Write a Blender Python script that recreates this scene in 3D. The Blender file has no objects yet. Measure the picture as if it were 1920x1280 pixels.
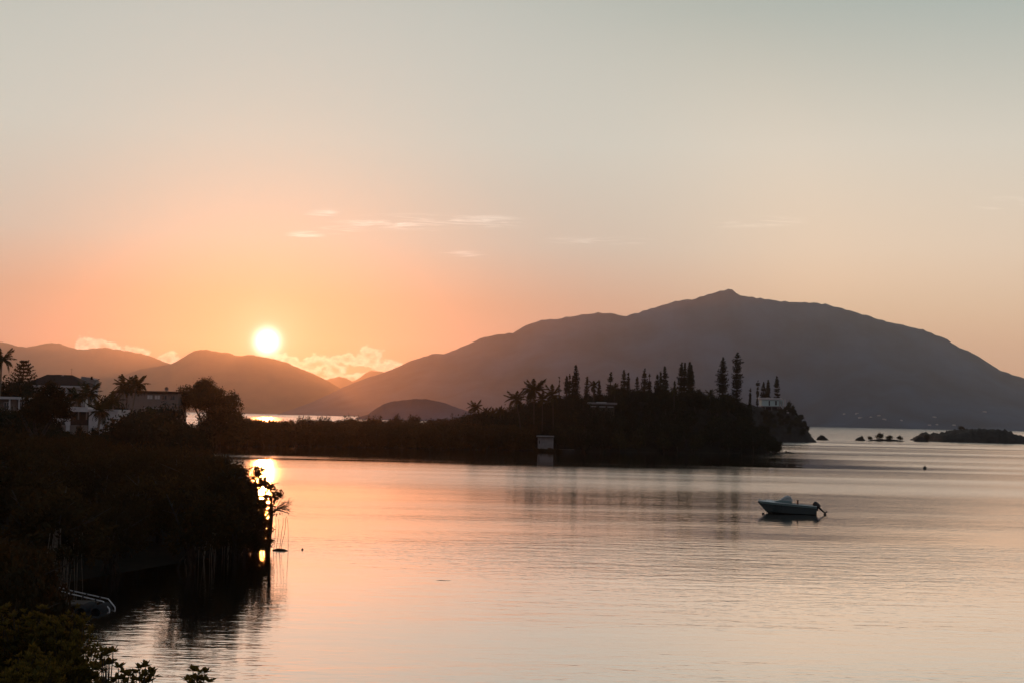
import bpy, bmesh, math, random
import numpy as np
from mathutils import Vector, Matrix, noise

random.seed(7)
rng = np.random.default_rng(7)
scene = bpy.context.scene
C = scene.collection
R = math.radians

# ------------------------------------------------------------------ camera
F = 2667.0                       # focal length in photo pixels (1920 wide) = 50 mm
CAMZ = 8.3
cam_data = bpy.data.cameras.new('camera')
cam = bpy.data.objects.new('camera', cam_data)
C.objects.link(cam)
cam_data.sensor_width = 36.0
cam_data.lens = 36.0 * F / 1920.0
cam_data.clip_start = 0.5
cam_data.clip_end = 120000.0
PITCH = math.atan(143.0 / F)
ROLL = R(1.27)
cam_rot = Matrix.Rotation(math.pi / 2 + PITCH, 3, 'X') @ Matrix.Rotation(ROLL, 3, 'Z')
cam.matrix_world = Matrix.Translation((0, 0, CAMZ)) @ cam_rot.to_4x4()
scene.camera = cam


def at(px, py, D):
    """world point at forward distance D seen at a place of the photograph"""
    d = cam_rot @ Vector(((px - 960) / F, -(py - 640) / F, -1.0))
    d *= D / d.y
    return Vector((d.x, d.y, d.z + CAMZ))


def zat(px, py, D):
    return at(px, py, D).z


# ------------------------------------------------------------------ sun and sky
sun_dir = at(501, 640, 1000) - Vector((0, 0, CAMZ))
sun_dir.normalize()
SUN_EL = math.asin(sun_dir.z)
SUN_AZ = math.atan2(sun_dir.x, sun_dir.y)

world = bpy.data.worlds.new('World')
scene.world = world
world.use_nodes = True
wn = world.node_tree
wn.nodes.clear()


def N(tree, typ, **kw):
    n = tree.nodes.new(typ)
    for k, v in kw.items():
        if k.startswith('i_'):
            key = k[2:]
            key = int(key) if key.isdigit() else key.replace('_', ' ')
            n.inputs[key].default_value = v
        else:
            setattr(n, k, v)
    return n


def L(tree, a, ao, b, bi):
    tree.links.new(a.outputs[ao], b.inputs[bi])


def ramp(tree, stops, interp='EASE'):
    n = tree.nodes.new('ShaderNodeValToRGB')
    cr = n.color_ramp
    cr.interpolation = interp
    while len(cr.elements) < len(stops):
        cr.elements.new(0.5)
    for e, (p, c) in zip(cr.elements, stops):
        e.position = p
        e.color = (*c, 1) if len(c) == 3 else c
    return n


tc = N(wn, 'ShaderNodeTexCoord')
sky = N(wn, 'ShaderNodeTexSky', sky_type='NISHITA')
sky.sun_disc = False
sky.sun_elevation = SUN_EL
sky.sun_rotation = SUN_AZ
sky.air_density = 1.2
sky.dust_density = 3.0
sky.ozone_density = 1.0
sep = N(wn, 'ShaderNodeSeparateXYZ')
L(wn, tc, 'Generated', sep, 0)
up = N(wn, 'ShaderNodeMath', operation='ABSOLUTE')
L(wn, sep, 'Z', up, 0)
# evening-warm elevation gradients towards the sun and away from it
near = ramp(wn, [(0, (0.6, 0.3, 0.17)), (0.05, (0.44, 0.26, 0.3)), (0.08, (0.34, 0.29, 0.33)), (0.12, (0.3, 0.48, 0.55)), (0.19, (0.4, 0.62, 0.67)), (0.28, (0.51, 0.65, 0.67)), (0.45, (0.4, 0.46, 0.46)), (1, (0.17, 0.21, 0.24))], 'LINEAR')
away = ramp(wn, [(0, (1.22, 0.64, 0.36)), (0.05, (1.18, 0.71, 0.44)), (0.08, (1.12, 0.78, 0.53)), (0.12, (1.06, 0.85, 0.66)), (0.19, (0.88, 0.83, 0.72)), (0.28, (0.51, 0.59, 0.55)), (0.45, (0.36, 0.43, 0.45)), (1, (0.17, 0.21, 0.24))], 'LINEAR')
back = ramp(wn, [(0.0, (0.21, 0.18, 0.20)), (0.1, (0.25, 0.22, 0.24)), (0.3, (0.22, 0.22, 0.25)), (1.0, (0.17, 0.21, 0.24))], 'LINEAR')
for r_ in (near, away, back):
    L(wn, up, 0, r_, 0)
dot = N(wn, 'ShaderNodeVectorMath', operation='DOT_PRODUCT')
L(wn, tc, 'Generated', dot, 0)
dot.inputs[1].default_value = sun_dir
mr1 = N(wn, 'ShaderNodeMapRange', interpolation_type='SMOOTHSTEP', i_1=math.cos(R(23)), i_2=math.cos(R(2)))
L(wn, dot, 'Value', mr1, 0)
mr2 = N(wn, 'ShaderNodeMapRange', interpolation_type='SMOOTHSTEP', i_1=-0.2, i_2=math.cos(R(32)))
L(wn, dot, 'Value', mr2, 0)
mixA = N(wn, 'ShaderNodeMix', data_type='RGBA')
L(wn, mr1, 0, mixA, 'Factor'); L(wn, away, 0, mixA, 6); L(wn, near, 0, mixA, 7)
mixB = N(wn, 'ShaderNodeMix', data_type='RGBA')
L(wn, mr2, 0, mixB, 'Factor'); L(wn, back, 0, mixB, 6); L(wn, mixA, 2, mixB, 7)
# the sun itself with its aureole
dcl = N(wn, 'ShaderNodeMath', operation='MAXIMUM', i_1=0.0)
L(wn, dot, 'Value', dcl, 0)
pw0 = N(wn, 'ShaderNodeMath', operation='POWER', i_1=42000.0); L(wn, dcl, 0, pw0, 0)
disc = N(wn, 'ShaderNodeMath', operation='MULTIPLY', i_1=7.0); L(wn, pw0, 0, disc, 0)
pw1 = N(wn, 'ShaderNodeMath', operation='POWER', i_1=3500.0); L(wn, dcl, 0, pw1, 0)
aur = N(wn, 'ShaderNodeMath', operation='MULTIPLY', i_1=0.45); L(wn, pw1, 0, aur, 0)
discc = N(wn, 'ShaderNodeVectorMath', operation='SCALE'); discc.inputs[0].default_value = (1.0, 0.96, 0.90)
L(wn, disc, 0, discc, 'Scale')
aurc = N(wn, 'ShaderNodeVectorMath', operation='SCALE'); aurc.inputs[0].default_value = (1.0, 0.74, 0.50)
L(wn, aur, 0, aurc, 'Scale')
s1 = N(wn, 'ShaderNodeVectorMath', operation='ADD'); L(wn, mixB, 2, s1, 0); L(wn, discc, 0, s1, 1)
s2 = N(wn, 'ShaderNodeVectorMath', operation='ADD'); L(wn, s1, 0, s2, 0); L(wn, aurc, 0, s2, 1)
# clouds of the far sky, laid out by direction: x/y and z/y of the view ray, in milliradians
ysafe = N(wn, 'ShaderNodeMath', operation='MAXIMUM', i_1=0.02); L(wn, sep, 'Y', ysafe, 0)
inv = N(wn, 'ShaderNodeMath', operation='DIVIDE', i_0=1000.0); L(wn, ysafe, 0, inv, 1)
dirv = N(wn, 'ShaderNodeVectorMath', operation='SCALE'); L(wn, tc, 'Generated', dirv, 0); L(wn, inv, 0, dirv, 'Scale')
dsep = N(wn, 'ShaderNodeSeparateXYZ'); L(wn, dirv, 0, dsep, 0)
duv = N(wn, 'ShaderNodeCombineXYZ'); L(wn, dsep, 'X', duv, 0); L(wn, dsep, 'Z', duv, 1)


def wmath(op, a, b=None, clamp=False):
    n = N(wn, 'ShaderNodeMath', operation=op); n.use_clamp = clamp
    for i_, q in enumerate((a, b)):
        if q is None: continue
        if isinstance(q, (int, float)): n.inputs[i_].default_value = q
        else: wn.links.new(q, n.inputs[i_])
    return n.outputs[0]


def sky_ellipse(px, py, rx, ry, tilt=0.0):
    """1 in the middle of an oval patch of sky, falling to 0 at its rim and below"""
    d = at(px, py, 1000.0)
    mp = N(wn, 'ShaderNodeMapping', vector_type='TEXTURE')
    mp.inputs['Location'].default_value = (d.x, d.z - CAMZ, 0)
    mp.inputs['Rotation'].default_value = (0, 0, tilt)
    mp.inputs['Scale'].default_value = (rx / F * 1000, ry / F * 1000, 1)
    L(wn, duv, 0, mp, 0)
    ln = N(wn, 'ShaderNodeVectorMath', operation='LENGTH'); L(wn, mp, 0, ln, 0)
    return wmath('SUBTRACT', 1.0, ln.outputs['Value'])


def sky_noise(sx, sy, det, rough, dist=0.0, off=0.0):
    mp = N(wn, 'ShaderNodeMapping'); mp.inputs['Scale'].default_value = (sx, sy, 1); mp.inputs['Location'].default_value = (off, off * .7, off)
    L(wn, duv, 0, mp, 0)
    nz = N(wn, 'ShaderNodeTexNoise', i_Scale=1.0, i_Detail=det, i_Roughness=rough, i_Distortion=dist); L(wn, mp, 0, nz, 'Vector')
    return nz.outputs['Fac']


def sky_range(v, a, b, c=0.0, d=1.0):
    n = N(wn, 'ShaderNodeMapRange', interpolation_type='SMOOTHSTEP', i_1=a, i_2=b, i_3=c, i_4=d); wn.links.new(v, n.inputs[0])
    return n.outputs[0]


# high thin streaks
fib = sky_range(sky_noise(.022, .30, 7.0, .62, .6), .44, .66)
fine = sky_range(sky_noise(.06, .8, 4.0, .6, .4, 5.0), .30, .75, .35, 1.0)
cir = None
for px_, py_, rx_, ry_, tl_, am_ in ((604, 401, 44, 13, .14, 1.3), (770, 417, 190, 20, .03, 1.35), (572, 441, 46, 12, .0, 1.25), (900, 414, 120, 17, -.03, .8), (1120, 452, 130, 14, .03, .75),
                                     (1410, 416, 130, 15, .05, .55), (860, 477, 66, 10, .0, .8), (1895, 381, 90, 18, .08, .6), (650, 428, 80, 14, .08, .7)):
    e_ = wmath('MULTIPLY', sky_range(sky_ellipse(px_, py_, rx_, ry_, tl_), 0.0, 0.75), am_)
    cir = e_ if cir is None else wmath('MAXIMUM', cir, e_)
cirf = wmath('MULTIPLY', wmath('MULTIPLY', cir, fib), fine)
# low cumulus banks behind the hills
puff = sky_noise(.085, .13, 6.0, .52, .0, 3.0)
lump = sky_noise(.20, .26, 5.0, .55, .0, 9.0)
bank = None
for px_, py_, rx_, ry_ in ((540, 672, 34, 20), (590, 684, 48, 26), (625, 690, 44, 20), (640, 674, 60, 22), (690, 668, 44, 26), (722, 683, 34, 20), (160, 646, 38, 22), (205, 652, 50, 20), (255, 664, 44, 16), (312, 674, 36, 17), (660, 712, 60, 18)):
    e_ = sky_ellipse(px_, py_, rx_, ry_)
    bank = e_ if bank is None else wmath('MAXIMUM', bank, e_)
den = wmath('ADD', wmath('MULTIPLY', bank, .9), wmath('MULTIPLY', wmath('SUBTRACT', puff, .5), 2.4))
body = sky_range(den, .16, .46)
rim = wmath('MULTIPLY', body, sky_range(den, .40, 1.15, 1.0, 0.0))
inner = wmath('MULTIPLY', wmath('MULTIPLY', body, sky_range(lump, .40, .68)), .6)
clit = wmath('ADD', wmath('ADD', wmath('MULTIPLY', rim, .85), inner), wmath('MULTIPLY', body, .03))
cumc = N(wn, 'ShaderNodeVectorMath', operation='SCALE'); cumc.inputs[0].default_value = (0.62, 0.55, 0.42); wn.links.new(clit, cumc.inputs['Scale'])
circ = N(wn, 'ShaderNodeVectorMath', operation='SCALE'); circ.inputs[0].default_value = (0.50, 0.47, 0.43); wn.links.new(cirf, circ.inputs['Scale'])
s3 = N(wn, 'ShaderNodeVectorMath', operation='ADD'); L(wn, s2, 0, s3, 0); L(wn, cumc, 0, s3, 1)
s4 = N(wn, 'ShaderNodeVectorMath', operation='ADD'); L(wn, s3, 0, s4, 0); L(wn, circ, 0, s4, 1)
bg1 = N(wn, 'ShaderNodeBackground', i_Strength=0.02); L(wn, sky, 0, bg1, 0)
bg2 = N(wn, 'ShaderNodeBackground', i_Strength=0.75); L(wn, s4, 0, bg2, 0)
addw = N(wn, 'ShaderNodeAddShader'); L(wn, bg1, 0, addw, 0); L(wn, bg2, 0, addw, 1)
wout = N(wn, 'ShaderNodeOutputWorld'); L(wn, addw, 0, wout, 0)

sun_data = bpy.data.lights.new('sun', 'SUN')
sun_data.energy = 0.52
sun_data.angle = R(0.53)
sun_data.color = (1, 0.285, 0.06)
sun = bpy.data.objects.new('sun', sun_data)
C.objects.link(sun)
sun.rotation_euler = sun_dir.to_track_quat('Z', 'Y').to_euler()

scene.view_settings.view_transform = 'Standard'
scene.view_settings.look = 'None'
scene.view_settings.exposure = 0.0
scene.view_settings.gamma = 1.0
cy = scene.cycles
cy.use_denoising = True
cy.max_bounces = 6
cy.diffuse_bounces = 2
cy.glossy_bounces = 3
cy.transmission_bounces = 3
cy.transparent_max_bounces = 8
cy.volume_bounces = 0
cy.sample_clamp_indirect = 4.0
cy.caustics_reflective = False
cy.caustics_refractive = False

HAZE_DENSITY = 5e-05
HAZE_ANISO = 0.85

# ------------------------------------------------------------------ materials
MAT = {}


def mat(name, col, rough=0.8, spec=0.3, var=0.25, scale=2.0, bump=0.0, metal=0.0):
    m = bpy.data.materials.new(name)
    m.use_nodes = True
    t = m.node_tree
    b = t.nodes['Principled BSDF']
    b.inputs['Roughness'].default_value = rough
    b.inputs['Specular IOR Level'].default_value = spec
    b.inputs['Metallic'].default_value = metal
    tcn = N(t, 'ShaderNodeTexCoord')
    nz = N(t, 'ShaderNodeTexNoise', i_Scale=scale, i_Detail=5.0, i_Roughness=0.6)
    L(t, tcn, 'Object', nz, 'Vector')
    lo = tuple(c * (1 - var) for c in col)
    hi = tuple(min(1, c * (1 + var)) for c in col)
    rp = ramp(t, [(0.3, lo), (0.7, hi)], 'LINEAR')
    L(t, nz, 'Fac', rp, 0)
    L(t, rp, 0, b, 'Base Color')
    if bump:
        bp = N(t, 'ShaderNodeBump', i_Strength=bump, i_Distance=0.05)
        L(t, nz, 'Fac', bp, 'Height')
        L(t, bp, 0, b, 'Normal')
    MAT[name] = m
    return m


def leafmat(name, col, trans, tr=0.35):
    m = bpy.data.materials.new(name)
    m.use_nodes = True
    t = m.node_tree
    t.nodes.clear()
    oi = N(t, 'ShaderNodeObjectInfo')
    geo = N(t, 'ShaderNodeNewGeometry')
    mixr = N(t, 'ShaderNodeMath', operation='ADD')
    L(t, oi, 'Random', mixr, 0); L(t, geo, 'Random Per Island', mixr, 1)
    h = N(t, 'ShaderNodeMath', operation='MULTIPLY', i_1=0.5); L(t, mixr, 0, h, 0)
    rp = ramp(t, [(0.1, tuple(c * 0.6 for c in col)), (0.6, col), (0.95, (col[0] * 2.2, col[1] * 1.6, col[2]))], 'LINEAR')
    L(t, h, 0, rp, 0)
    d = N(t, 'ShaderNodeBsdfDiffuse'); L(t, rp, 0, d, 0)
    tl = N(t, 'ShaderNodeBsdfTranslucent'); tl.inputs[0].default_value = (*trans, 1)
    mx = N(t, 'ShaderNodeMixShader', i_0=tr); L(t, d, 0, mx, 1); L(t, tl, 0, mx, 2)
    gl = N(t, 'ShaderNodeBsdfGlossy', i_Roughness=0.5); gl.inputs[0].default_value = (0.5, 0.5, 0.5, 1)
    mg = N(t, 'ShaderNodeMixShader', i_0=0.012); L(t, mx, 0, mg, 1); L(t, gl, 0, mg, 2)
    o = N(t, 'ShaderNodeOutputMaterial'); L(t, mg, 0, o, 0)
    MAT[name] = m
    return m


leafmat('mangrove_leaf', (0.024, 0.023, 0.012), (0.12, 0.055, 0.012), 0.2)
leafmat('near_leaf', (0.055, 0.052, 0.016), (0.22, 0.14, 0.02), 0.3)
leafmat('tree_leaf', (0.024, 0.026, 0.014), (0.03, 0.02, 0.008), 0.15)
leafmat('pine_leaf', (0.024, 0.028, 0.016), (0.04, 0.03, 0.012), 0.15)
leafmat('palm_leaf', (0.032, 0.036, 0.016), (0.08, 0.055, 0.015), 0.25)
mat('bark', (0.05, 0.04, 0.032), 0.9, 0.1, 0.35, 6.0, 0.4)
mat('pale_bark', (0.20, 0.165, 0.13), 0.9, 0.1, 0.35, 6.0, 0.4)
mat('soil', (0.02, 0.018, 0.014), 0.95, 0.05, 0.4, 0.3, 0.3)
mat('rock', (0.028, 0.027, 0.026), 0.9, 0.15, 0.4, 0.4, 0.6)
mat('mountain', (0.040, 0.080, 0.140), 0.95, 0.0, 0.5, 0.003)  # blue haze veil put into the base colour
mat('glow_hill', (0.085, 0.052, 0.022), 0.95, 0.0, 0.5, 0.003)  # warm sunrise glow put into the brown of the left hills
mat('white_render', (0.64, 0.58, 0.58), 0.85, 0.1, 0.16, 0.9)
mat('shaded_white', (0.30, 0.275, 0.28), 0.9, 0.1, 0.2, 1.2)  # boathouse white, greyed to carry the shade of the trees around it
mat('cream_render', (0.25, 0.20, 0.18), 0.8, 0.2, 0.08, 1.2)
mat('pale_green_render', (0.55, 0.66, 0.64), 0.8, 0.2, 0.06, 1.2)
mat('dark_roof', (0.035, 0.026, 0.025), 0.9, 0.05, 0.3, 3.0)
mat('grey_roof', (0.26, 0.24, 0.24), 0.7, 0.2, 0.15, 2.0)
mat('white_metal', (0.5, 0.48, 0.49), 0.35, 0.5, 0.05, 2.0)
mat('steel', (0.82, 0.82, 0.82), 0.22, 0.5, 0.05, 4.0, 0.0, 0.9)
mat('dark_wood', (0.07, 0.055, 0.045), 0.85, 0.2, 0.3, 5.0, 0.3)
mat('dark_glass', (0.02, 0.025, 0.03), 0.08, 0.6, 0.1, 1.0)
mat('curtained_glass', (0.62, 0.58, 0.56), 0.3, 0.5, 0.1, 3.0)
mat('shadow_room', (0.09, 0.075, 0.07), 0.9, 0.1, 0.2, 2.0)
mat('hull_paint', (0.15, 0.21, 0.21), 0.4, 0.3, 0.06, 1.0)
mat('hull_low', (0.05, 0.068, 0.07), 0.45, 0.3, 0.08, 1.0)
mat('deck_white', (0.66, 0.68, 0.66), 0.4, 0.4, 0.05, 2.0)
mat('black_plastic', (0.016, 0.016, 0.018), 0.4, 0.4, 0.2, 5.0)
mat('rubber', (0.018, 0.02, 0.024), 0.85, 0.05, 0.2, 3.0)
mat('seat_orange', (0.55, 0.24, 0.09), 0.7, 0.2, 0.1, 4.0)
mat('satellite_grey', (0.22, 0.20, 0.20), 0.5, 0.4, 0.1, 3.0)


# ------------------------------------------------------------------ mesh helpers
class MB:
    def __init__(self):
        self.v = []
        self.f = []

    def add(self, verts, faces):
        o = len(self.v)
        self.v += [tuple(p) for p in verts]
        self.f += [tuple(i + o for i in f) for f in faces]
        return self

    def box(self, x0, x1, y0, y1, z0, z1):
        return self.add([(x0, y0, z0), (x1, y0, z0), (x1, y1, z0), (x0, y1, z0), (x0, y0, z1), (x1, y0, z1), (x1, y1, z1), (x0, y1, z1)],
                        [(0, 3, 2, 1), (4, 5, 6, 7), (0, 1, 5, 4), (1, 2, 6, 5), (2, 3, 7, 6), (3, 0, 4, 7)])

    def tube(self, pts, radii, n=7, cap=True):
        pts = [Vector(p) for p in pts]
        if not hasattr(radii, '__len__'):
            radii = [radii] * len(pts)
        rings = []
        up = Vector((0.13, 0.31, 0.94))
        for i, p in enumerate(pts):
            d = (pts[min(i + 1, len(pts) - 1)] - pts[max(i - 1, 0)])
            if d.length < 1e-9:
                d = Vector((0, 0, 1))
            d.normalize()
            a = d.cross(up)
            if a.length < 0.05:
                a = d.cross(Vector((1, 0, 0)))
            a.normalize()
            b = d.cross(a)
            rings.append([p + (a * math.cos(2 * math.pi * k / n) + b * math.sin(2 * math.pi * k / n)) * radii[i] for k in range(n)])
        vs = [q for r_ in rings for q in r_]
        fs = []
        for i in range(len(pts) - 1):
            for k in range(n):
                k2 = (k + 1) % n
                fs.append((i * n + k, i * n + k2, (i + 1) * n + k2, (i + 1) * n + k))
        if cap:
            fs.append(tuple(range(n))[::-1])
            fs.append(tuple((len(pts) - 1) * n + k for k in range(n)))
        return self.add(vs, fs)

    def lathe(self, prof, n=14, c=(0, 0, 0)):
        vs = []
        for r_, z in prof:
            vs += [(c[0] + r_ * math.cos(2 * math.pi * k / n), c[1] + r_ * math.sin(2 * math.pi * k / n), c[2] + z) for k in range(n)]
        fs = [(i * n + k, i * n + (k + 1) % n, (i + 1) * n + (k + 1) % n, (i + 1) * n + k) for i in range(len(prof) - 1) for k in range(n)]
        fs.append(tuple(range(n))[::-1]); fs.append(tuple((len(prof) - 1) * n + k for k in range(n)))
        return self.add(vs, fs)

    def mesh(self, name, m, smooth=False):
        me = bpy.data.meshes.new(name)
        me.from_pydata(self.v, [], self.f)
        me.materials.append(MAT[m])
        if smooth:
            me.shade_smooth()
        me.update()
        return me

    def build(self, name, m, parent=None, smooth=False):
        return link(name, self.mesh(name, m, smooth), parent)


def link(name, me, parent=None):
    o = bpy.data.objects.new(name, me)
    C.objects.link(o)
    if parent is not None:
        o.parent = parent
    return o


def tag(o, label=None, cat=None, group=None, kind=None):
    if label: o['label'] = label
    if cat: o['category'] = cat
    if group: o['group'] = group
    if kind: o['kind'] = kind
    return o


def empty(name, loc, rz=0.0, scale=1.0):
    o = bpy.data.objects.new(name, None)
    C.objects.link(o)
    o.location = loc
    o.rotation_euler = (0, 0, rz)
    o.scale = (scale, scale, scale) if not hasattr(scale, '__len__') else scale
    o.empty_display_size = 0.2
    return o


def array_mesh(name, V, faces_per, m):
    """V (n,k,3): n separate polygons of k corners"""
    n, k = V.shape[:2]
    me = bpy.data.meshes.new(name)
    me.vertices.add(n * k)
    me.vertices.foreach_set('co', V.reshape(-1).astype(np.float32))
    me.loops.add(n * k)
    me.loops.foreach_set('vertex_index', np.arange(n * k, dtype=np.int32))
    me.polygons.add(n)
    me.polygons.foreach_set('loop_start', np.arange(0, n * k, k, dtype=np.int32))
    me.update(calc_edges=True)
    me.validate()
    me.materials.append(MAT[m])
    return me


def leaf_quads(cen, size, g, up=0.3, aspect=0.55):
    """diamond leaves at the given centres"""
    n = len(cen)
    a = g.normal(size=(n, 3)); a[:, 2] += up
    a /= np.linalg.norm(a, axis=1)[:, None] + 1e-9
    b = g.normal(size=(n, 3))
    b -= a * (a * b).sum(1)[:, None]
    b /= np.linalg.norm(b, axis=1)[:, None] + 1e-9
    s = size * g.uniform(0.6, 1.4, (n, 1))
    return np.stack([cen - a * s * 0.6, cen + b * s * aspect * 0.5, cen + a * s * 0.6, cen - b * s * aspect * 0.5], 1)


def clumped(ells, nclump, per, spread, g, inner=0.55):
    """points in leaf clumps spread through ellipsoids [(cx,cy,cz,rx,ry,rz)...]"""
    E = np.array(ells, float)
    vol = E[:, 3] * E[:, 4] * E[:, 5]
    idx = g.choice(len(E), nclump, p=vol / vol.sum())
    d = g.normal(size=(nclump, 3)); d /= np.linalg.norm(d, axis=1)[:, None]
    rad = inner + (1 - inner) * g.uniform(0, 1, (nclump, 1)) ** 0.6
    rad *= g.uniform(0.85, 1.12, (nclump, 1))
    cl = E[idx, :3] + d * rad * E[idx, 3:]
    pts = np.repeat(cl, per, 0) + g.normal(size=(nclump * per, 3)) * spread
    return pts


# ------------------------------------------------------------------ land
SHORE = [(-420, -20), (-7.2, 8), (-7.6, 26), (-14.5, 40), (-18.5, 58), (-19.5, 66), (-14.2, 83), (-15.5, 90), (-21, 108), (-29, 145),
         (-46, 205), (-64, 262), (-75, 305), (-77, 322), (-70, 333), (-61, 342), (-56, 354), (-40, 361), (-10, 366), (6, 365), (20, 372), (38, 381), (60, 389),
         (72, 397), (78, 408), (77, 425), (66, 455), (40, 480), (15, 492), (0, 540), (-60, 560), (-140, 570), (-420, 580)]
SH = np.array(SHORE, float)


def shore_dist(X, Y, poly):
    X = np.asarray(X, float); Y = np.asarray(Y, float)
    best = np.full(X.shape, 1e9)
    inside = np.zeros(X.shape, bool)
    n = len(poly)
    for i in range(n):
        x0, y0 = poly[i]; x1, y1 = poly[(i + 1) % n]
        dx, dy = x1 - x0, y1 - y0
        t = np.clip(((X - x0) * dx + (Y - y0) * dy) / (dx * dx + dy * dy), 0, 1)
        best = np.minimum(best, np.hypot(X - x0 - t * dx, Y - y0 - t * dy))
        c = ((y0 > Y) != (y1 > Y)) & (X < (x1 - x0) * (Y - y0) / (y1 - y0 + 1e-12) + x0)
        inside ^= c
    return np.where(inside, best, -best)


# silhouette of the headland's foliage (photo column, row) at about 420 m
HEAD_PX = [860, 900, 940, 975, 1000, 1040, 1080, 1120, 1160, 1200, 1230, 1260, 1290, 1315, 1330, 1345, 1385, 1397, 1410, 1425, 1436, 1446, 1453, 1460]
HEAD_PY = [778, 770, 765, 764, 757, 746, 738, 744, 730, 727, 731, 735, 728, 738, 741, 737, 730, 736, 744, 752, 765, 790, 815, 845]


def head_top(px, D):
    return zat(px, float(np.interp(px, HEAD_PX, HEAD_PY)), D)


_hx = np.array([at(p, 700, 420).x for p in HEAD_PX])
_hz = np.array([head_top(p, 420) for p in HEAD_PX])


def land_z(X, Y):
    X = np.asarray(X, float); Y = np.asarray(Y, float)
    d = shore_dist(X, Y, SH)
    base = np.clip((d - 2.2) * 0.09, -2.0, 0.6)
    edge = np.clip((d - 1.5) / 16.0, 0, 1); edge = edge * edge * (3 - 2 * edge)
    left = 5.6 * np.exp(-(((X + 90) / 42.0) ** 2) - ((Y - 270) / 75.0) ** 2) + 4.2 * np.exp(-(((X + 95) / 40) ** 2) - ((Y - 190) / 45) ** 2)
    left = np.minimum(left, 6.2)
    ridge = np.clip(np.interp(X, _hx, _hz) - 4.6, 0, 30)
    hd = ridge * np.exp(-np.clip(np.abs(Y - 424) - 6, 0, None) ** 2 / (2 * 17.0 ** 2)) * np.clip((X + 10) / 20, 0, 1)
    bumps = 0.25 * np.sin(X * 0.31 + Y * 0.17) * np.sin(Y * 0.23 - X * 0.11)
    return base + edge * (left + hd + bumps * 0.6)


def gz(x, y):
    return float(land_z(np.array([x]), np.array([y]))[0])


def grid_mesh(name, xs, ys, Z, m, drop=None):
    nx, ny = len(xs), len(ys)
    V = [(xs[i], ys[j], Z[j, i]) for j in range(ny) for i in range(nx)]
    Fc = []
    for j in range(ny - 1):
        for i in range(nx - 1):
            q = (j * nx + i, j * nx + i + 1, (j + 1) * nx + i + 1, (j + 1) * nx + i)
            if drop is None or max(V[k][2] for k in q) > drop:
                Fc.append(q)
    b = MB(); b.v = V; b.f = Fc
    return b.mesh(name, m, True)


xs = np.concatenate([np.arange(-420, -130, 8.0), np.arange(-130, 92, 2.0)])
ys = np.concatenate([np.arange(-20, 480, 2.5), np.arange(480, 590, 6.0)])
GX, GY = np.meshgrid(xs, ys)
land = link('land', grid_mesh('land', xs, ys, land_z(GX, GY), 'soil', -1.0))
tag(land, 'dark low shore, spit and headland carrying the trees', kind='structure')

# second headland (about 690 m away) and the low islet (about 850 m away)
H2_PX = [1380, 1400, 1420, 1440, 1460, 1475, 1485, 1492, 1500, 1507, 1513, 1518, 1524]
H2_PY = [752, 757, 762, 769, 771, 772, 775, 782, 788, 800, 812, 822, 831]
_x2 = np.array([at(p, 780, 690).x for p in H2_PX]); _z2 = np.array([zat(p, q, 690) for p, q in zip(H2_PX, H2_PY)])
xs = np.arange(80, 152, 1.0); ys = np.arange(640, 780, 2.5)
GX, GY = np.meshgrid(xs, ys)


def head2_z(X, Y):
    prof = np.interp(X, _x2, _z2)
    front = np.clip((Y - 672 + (X - 120) * 0.05) / 13.0, 0, 1); front = front ** 0.8
    backf = np.clip((768 - Y) / 45.0, 0, 1)
    rough = 0.9 * np.sin(X * 0.9 + Y * 0.4) * np.sin(Y * 0.7 - X * 0.33) + 0.5 * np.sin(X * 2.1 - Y * 1.3)
    z = prof * front * backf
    return np.where(z > 0.3, z + rough * np.clip(z / 6, 0, 1) * np.clip((12 - z) / 10, 0.25, 1), z - 1.2)


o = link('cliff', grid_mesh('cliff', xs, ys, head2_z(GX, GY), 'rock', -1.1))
tag(o, 'dark cliff point behind the wooded headland, under the pale house', kind='structure')

IS_PX = [1738, 1745, 1748, 1765, 1781, 1794, 1812, 1830, 1866, 1876, 1890, 1905, 1920, 1950, 1975]
IS_PY = [829, 827, 815, 815, 815, 811, 808.5, 807, 807, 810.5, 815, 818, 820.5, 825, 830]
_x3 = np.array([at(p, 800, 850).x for p in IS_PX]); _z3 = np.array([zat(p, q, 850) for p, q in zip(IS_PX, IS_PY)])
xs = np.arange(238, 330, 1.0); ys = np.arange(815, 905, 2.5)
GX, GY = np.meshgrid(xs, ys)
prof = np.interp(GX, _x3, _z3) + 0.4
fr = np.clip((GY - 826 + 3 * np.sin(GX * 0.2)) / 9.0, 0, 1) ** 0.7 * np.clip((900 - GY) / 25.0, 0, 1)
Z = prof * fr
Z = np.where(Z > 0.2, Z + np.clip(Z / 3, 0, 1) * (0.5 * np.sin(GX * 1.3 + GY * 0.5) * np.sin(GY * 0.8) + .45 * rng.normal(size=Z.shape)), Z - 1.2)
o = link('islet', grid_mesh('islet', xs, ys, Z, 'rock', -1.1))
tag(o, 'low dark flat-topped rocky islet at the right edge of the bay', kind='structure')


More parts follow.
